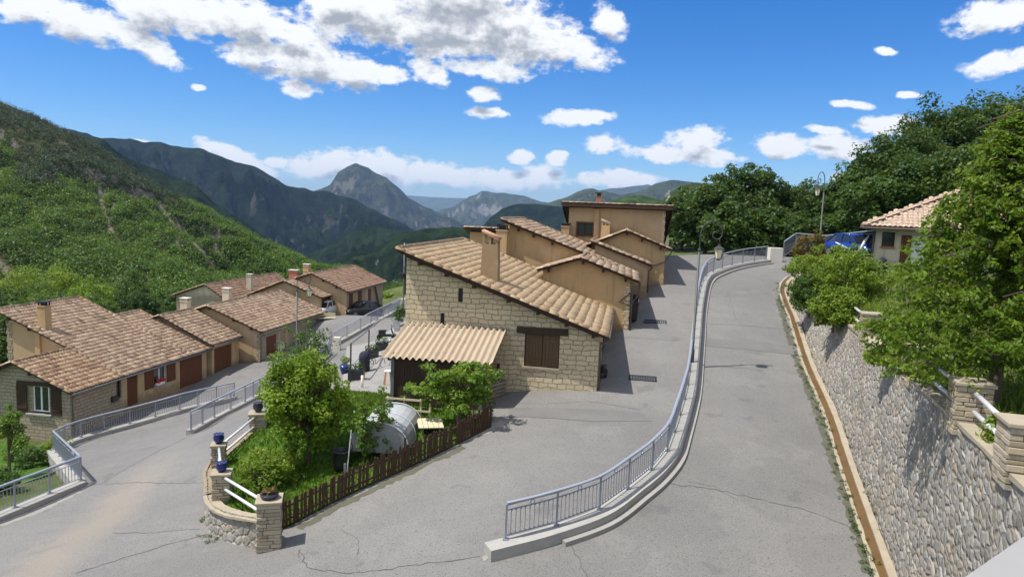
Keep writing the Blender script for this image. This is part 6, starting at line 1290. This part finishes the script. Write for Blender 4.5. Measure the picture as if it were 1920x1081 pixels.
for i in range(cols):
    for j in range(rows+8):
        t = (j-8)/(rows-1); 
        if t < 0: x, y = (SK[i, :2]+(SK[i, :2]-TO[i, :2])*-t*1.5); z = SK[i, 2]+40*t*3
        else:
            x, y = SK[i, :2]*(1-t)+TO[i, :2]*t; z = SK[i, 2]*(1-t)+TO[i, 2]*t; w = math.sin(math.pi*min(1, t*1.02))**.6
            z += w*(15*(1-abs(fbm(x, y, 3, 110, 4))*1.9-.55)+5*fbm(x, y, 9, 30, 4))
        HV[i, j] = (x, y, z)
m = rows+8; idx = np.arange(cols*m).reshape(cols, m); Q = np.c_[idx[:-1, :-1].ravel(), idx[:-1, 1:].ravel(), idx[1:, 1:].ravel(), idx[1:, :-1].ravel()]
def proj(p):
    x, y, z = p.T; d = y*cp-z*sp; yr = (-z*cp-y*sp)/d; xr = x/d; return 960+F*(xr*cr-yr*sr), 540.5+F*(xr*sr+yr*cr)
tracks = [([(186, 350), (192, 385), (205, 425), (222, 455), (243, 487)], 5), ([(215, 385), (205, 425)], 4), ([(297, 385), (318, 412), (345, 435), (372, 465), (395, 495), (412, 520)], 4), ([(412, 432), (402, 455), (410, 475), (425, 492)], 4), ([(330, 440), (338, 480), (352, 515)], 3), ([(268, 510), (285, 540)], 4), ([(-20, 480), (20, 515)], 10), ([(365, 490), (372, 512)], 3), ([(430, 490), (438, 505)], 3), ([(455, 490), (478, 518)], 3)]
def track_dist(U, W_):
    dist = np.full(len(U), 1e9)
    for pl_, w in tracks:
        for (x0, y0), (x1, y1) in zip(pl_, pl_[1:]):
            t = np.clip(((U-x0)*(x1-x0)+(W_-y0)*(y1-y0))/((x1-x0)**2+(y1-y0)**2), 0, 1); dist = np.minimum(dist, np.hypot(U-x0-t*(x1-x0), W_-y0-t*(y1-y0))/w)
    return dist
hv = HV.reshape(-1, 3); sd_ = track_dist(*proj(hv)); sc_ = np.clip(1.25-sd_, 0, 1)*.75
o = np_mesh('hillside', hv, Q, mm['soil'], None, {'scree': ('POINT', sc_)}, smooth=True); o['kind'] = 'structure'
rs = np.random.RandomState(5); n = 30000; fi = rs.uniform(0, cols-1.001, n); fj = 8+(rows-1.001)*rs.rand(n)**.8; i0 = fi.astype(int); j0 = fj.astype(int); a = (fi-i0)[:, None]; b_ = (fj-j0)[:, None]
pts = HV[i0, j0]*(1-a)*(1-b_)+HV[i0+1, j0]*a*(1-b_)+HV[i0, j0+1]*(1-a)*b_+HV[i0+1, j0+1]*a*b_
U, W_ = proj(pts)
dist = track_dist(U, W_)
rocky = np.array([fbm(q[0], q[1], 20, 45, 4) for q in pts]); pine = np.array([fbm(q[0], q[1], 31, 60, 3) for q in pts])+np.clip((np.interp(U, [0, 300, 600], [330, 400, 480])-W_)/60, -.6, .9)
keep = (dist > .8+1.3*rs.rand(n)) & (rocky > -.40-.3*rs.rand(n)); low = ~keep & (dist > 1.1) & (U > -200) & (rs.rand(n) < .75) & (U > -200); isp = pine > .28
for nm, sel, m_, r0, k_, sz, fl_ in (('forest', keep & ~isp, 'lf_forest', 1.75, 44, .56, .85), ('scrub', low, 'lf_mid', .9, 22, .42, .7), ('pine_forest', keep & isp, 'lf_pine', 1.2, 32, .5, 1.8)):
    c = pts[sel]; q = np.clip(.5+.55*np.array([fbm(v[0], v[1], 50, 38, 3) for v in c])+.22*rs.normal(size=len(c)), 0, 1); rad = r0*(.6+1.0*rs.rand(len(c))**1.6); c = c+np.c_[np.zeros(len(c)), np.zeros(len(c)), rad*.75]
    p, nr, rnd, s_ = leafs(c, q, k_, rad, sz, fl_, rs=rs); o = leaf_obj(nm, p, nr, rnd, s_, M[m_], None, .85, rs=rs); o['kind'] = 'stuff'

# ------------------------------------------------------------------ air, sky, sun, camera
m, t, b = mat('air'); t.nodes.remove(b); v = N(t, 'ShaderNodeVolumePrincipled'); v.inputs['Color'].default_value = (.40, .62, 1, 1); v.inputs['Density'].default_value = 5.5e-5; v.inputs['Anisotropy'].default_value = .1
L(t, v.outputs[0], t.nodes['Material Output'].inputs['Volume'])
mb = MB(); zlo, zhi = float(GZ.min())-1., 500.; X0 = max(abs(gx[0]), abs(gx[-1]), abs(gy[0]), abs(gy[-1]))+300
mb.box((0, 0, (zlo+zhi)/2), (2*X0, 2*X0, zhi-zlo)); o = mb.build('haze', m); o['kind'] = 'stuff'
w = bpy.data.worlds.new('World'); S.world = w; w.use_nodes = True; t = w.node_tree; bg = t.nodes['Background']
SUN = Vector((-.48, -.13, 1)).normalized(); el = math.asin(SUN.z); az = math.atan2(SUN.x, SUN.y)
sky = N(t, 'ShaderNodeTexSky', sky_type='NISHITA', sun_disc=False, sun_elevation=el, sun_rotation=az % (2*math.pi), altitude=900, air_density=1.0, dust_density=.35, ozone_density=3.)
tc = N(t, 'ShaderNodeTexCoord'); sx = N(t, 'ShaderNodeSeparateXYZ'); L(t, tc.outputs['Generated'], sx.inputs[0])
AZ = mth(t, 'ARCTAN2', sx.outputs[0], sx.outputs[1]); EL = mth(t, 'ARCSINE', sx.outputs[2])
cl = [(60, 8, 90, 34, 0), (160, 38, 140, 44, 18), (260, 82, 100, 28, 28), (320, 25, 150, 50, 5), (460, 35, 140, 44, 8), (560, 62, 70, 26, 15), (490, 95, 90, 28, 5), (590, 122, 150, 46, 14), (555, 168, 34, 18, 0), (690, 138, 90, 22, 8), (800, 135, 45, 24, 30),
      (690, 25, 150, 55, 0), (820, 45, 190, 66, 5), (940, 60, 170, 60, 10), (1050, 88, 110, 32, 14), (640, 0, 90, 26, 0), (860, -10, 200, 50, 0), (915, 128, 95, 20, 8), (905, 176, 40, 14, 5), (912, 214, 44, 12, 6), (1078, 221, 70, 17, 0), (1145, 40, 46, 28, 30), (1860, 28, 110, 36, -8), (1880, 118, 100, 30, -10),
      (1655, 237, 70, 24, -5), (1575, 277, 72, 20, 0), (1465, 275, 62, 18, 3), (1280, 288, 125, 15, 0), (1305, 262, 66, 20, 0), (1128, 271, 44, 14, 5), (1160, 335, 95, 13, 3), (977, 296, 32, 11, 0), (1043, 296, 26, 9, 0), (430, 288, 90, 14, 18), (490, 318, 50, 12, 15), (620, 305, 100, 22, 0), (720, 315, 100, 26, 8), (820, 325, 110, 18, 8), (930, 336, 75, 16, 4), (1010, 333, 55, 20, 0),
      (515, 298, 30, 9, 0), (368, 162, 18, 8, 0), (1665, 92, 26, 9, 0), (1600, 200, 44, 9, 5), (1700, 176, 28, 9, 0), (1575, 328, 22, 7, 0), (1550, 245, 50, 7, 8), (260, 266, 40, 5, 0)]
def aze(u, v): r_ = ray(u, v); r_ /= np.linalg.norm(r_); return math.atan2(r_[0], r_[1]), math.asin(r_[2])
g = bpy.data.node_groups.new('CloudField', 'ShaderNodeTree'); g.interface.new_socket('Vector', in_out='INPUT', socket_type='NodeSocketVector'); g.interface.new_socket('Value', in_out='OUTPUT', socket_type='NodeSocketFloat')
gi = g.nodes.new('NodeGroupInput'); go = g.nodes.new('NodeGroupOutput'); last = None
for u, v_, rx, ry, th in cl:
    a0, e0 = aze(u, v_); a1, e1 = aze(u+math.cos(R(th)), v_+math.sin(R(th))); k = math.hypot(a1-a0, e1-e0)
    mp = N(g, 'ShaderNodeMapping', vector_type='TEXTURE'); mp.inputs['Location'].default_value = (a0, e0, 0); mp.inputs['Rotation'].default_value = (0, 0, math.atan2(e1-e0, a1-a0)); mp.inputs['Scale'].default_value = (rx*k*1.15, ry*k*(1.3 if v_ < 240 else 1.75), 1)
    L(g, gi.outputs[0], mp.inputs[0]); gr = N(g, 'ShaderNodeTexGradient', gradient_type='SPHERICAL'); L(g, mp.outputs[0], gr.inputs[0])
    last = gr.outputs['Fac'] if last is None else mth(g, 'MAXIMUM', last, gr.outputs['Fac'])
L(g, last, go.inputs[0])
def field(de):
    cv = N(t, 'ShaderNodeCombineXYZ'); L(t, AZ, cv.inputs[0]); L(t, mth(t, 'ADD', EL, de), cv.inputs[1])
    n0 = noise(t, cv.outputs[0], 9, 3, .5, 1); s_ = N(t, 'ShaderNodeVectorMath', operation='MULTIPLY_ADD'); L(t, n0, s_.inputs[0]); s_.inputs[1].default_value = (.035, .022, 0); a_ = N(t, 'ShaderNodeVectorMath', operation='ADD'); L(t, cv.outputs[0], s_.inputs[2]); L(t, s_.outputs[0], a_.inputs[0]); a_.inputs[1].default_value = (-.0175, -.011, 0)
    gn = t.nodes.new('ShaderNodeGroup'); gn.node_tree = g; L(t, a_.outputs[0], gn.inputs[0])
    mp = N(t, 'ShaderNodeMapping'); mp.inputs['Scale'].default_value = (1, 1.5, 1); L(t, cv.outputs[0], mp.inputs[0])
    n1 = noise(t, mp.outputs[0], 24, 9, .62, dist=.25)
    return mth(t, 'ADD', mth(t, 'MULTIPLY', gn.outputs[0], 1.6), mth(t, 'ADD', mth(t, 'MULTIPLY', mth(t, 'SUBTRACT', n1, .5), 2.3), mth(t, 'MULTIPLY', mth(t, 'SUBTRACT', noise(t, mp.outputs[0], 62, 6, .6), .5), 1.3))), n1, gn.outputs[0]
d0_, n1_, f0_ = field(0.); d1_, _, f1_ = field(.022)
alpha = mth(t, 'MULTIPLY', ramp_f(t, d0_, .16, .80), ramp_f(t, f0_, .0, .14)); shade = mth(t, 'MULTIPLY', ramp_f(t, d1_, .55, 1.6), 1.)
ccol = mixc(t, shade, (6.3, 6.4, 6.5), (2.5, 2.7, 3.05))
vd = N(t, 'ShaderNodeVectorMath', operation='DOT_PRODUCT'); L(t, tc.outputs['Generated'], vd.inputs[0]); vd.inputs[1].default_value = (0, .985, .17)
cover = mth(t, 'MULTIPLY', ramp_f(t, noise(t, tc.outputs['Generated'], 2.6, 7, .6), .40, .56), ramp_f(t, vd.outputs['Value'], .74, .60)); alpha = mth(t, 'MAXIMUM', alpha, mth(t, 'MULTIPLY', cover, ramp_f(t, sx.outputs[2], .02, .2)))  # cloud cover added outside the view to give neutral, brighter ambient light
hs = N(t, 'ShaderNodeHueSaturation'); hs.inputs['Saturation'].default_value = 1.4; hs.inputs['Value'].default_value = 1.0; L(t, sky.outputs[0], hs.inputs['Color'])
L(t, mixc(t, alpha, mixc(t, 1., hs.outputs[0], (.58, .71, .90), 'MULTIPLY'), ccol), bg.inputs[0]); bg.inputs[1].default_value = .13
w.cycles.sampling_method = 'MANUAL'; w.cycles.sample_map_resolution = 512
sl_ = bpy.data.lights.new('sun', 'SUN'); sl_.energy = 4.4; sl_.angle = R(.55); sl_.color = (1, .955, .88); so = bpy.data.objects.new('sun', sl_); COL.objects.link(so); so.rotation_euler = SUN.to_track_quat('Z', 'Y').to_euler(); so.location = (-30, 0, 60)
cam = bpy.data.cameras.new('camera'); co_ = bpy.data.objects.new('camera', cam); COL.objects.link(co_); S.camera = co_
cam.sensor_width = 36; cam.lens = F/1920*36; cam.clip_start = .1; cam.clip_end = 60000
rgt = Vector((cr, sr*sp, sr*cp)); upv = -Vector((sr, -cr*sp, -cr*cp)); bck = Vector((0, -cp, sp))
co_.matrix_world = Matrix(((rgt.x, upv.x, bck.x, 0), (rgt.y, upv.y, bck.y, 0), (rgt.z, upv.z, bck.z, 0), (0, 0, 0, 1)))
S.view_settings.view_transform = 'Standard'; S.view_settings.look = 'None'; S.view_settings.gamma = 1; S.view_settings.exposure = 0.35
S.cycles.use_denoising = True; S.cycles.max_bounces = 6; S.cycles.diffuse_bounces = 3; S.cycles.transmission_bounces = 3; S.cycles.volume_bounces = 0; S.cycles.transparent_max_bounces = 4
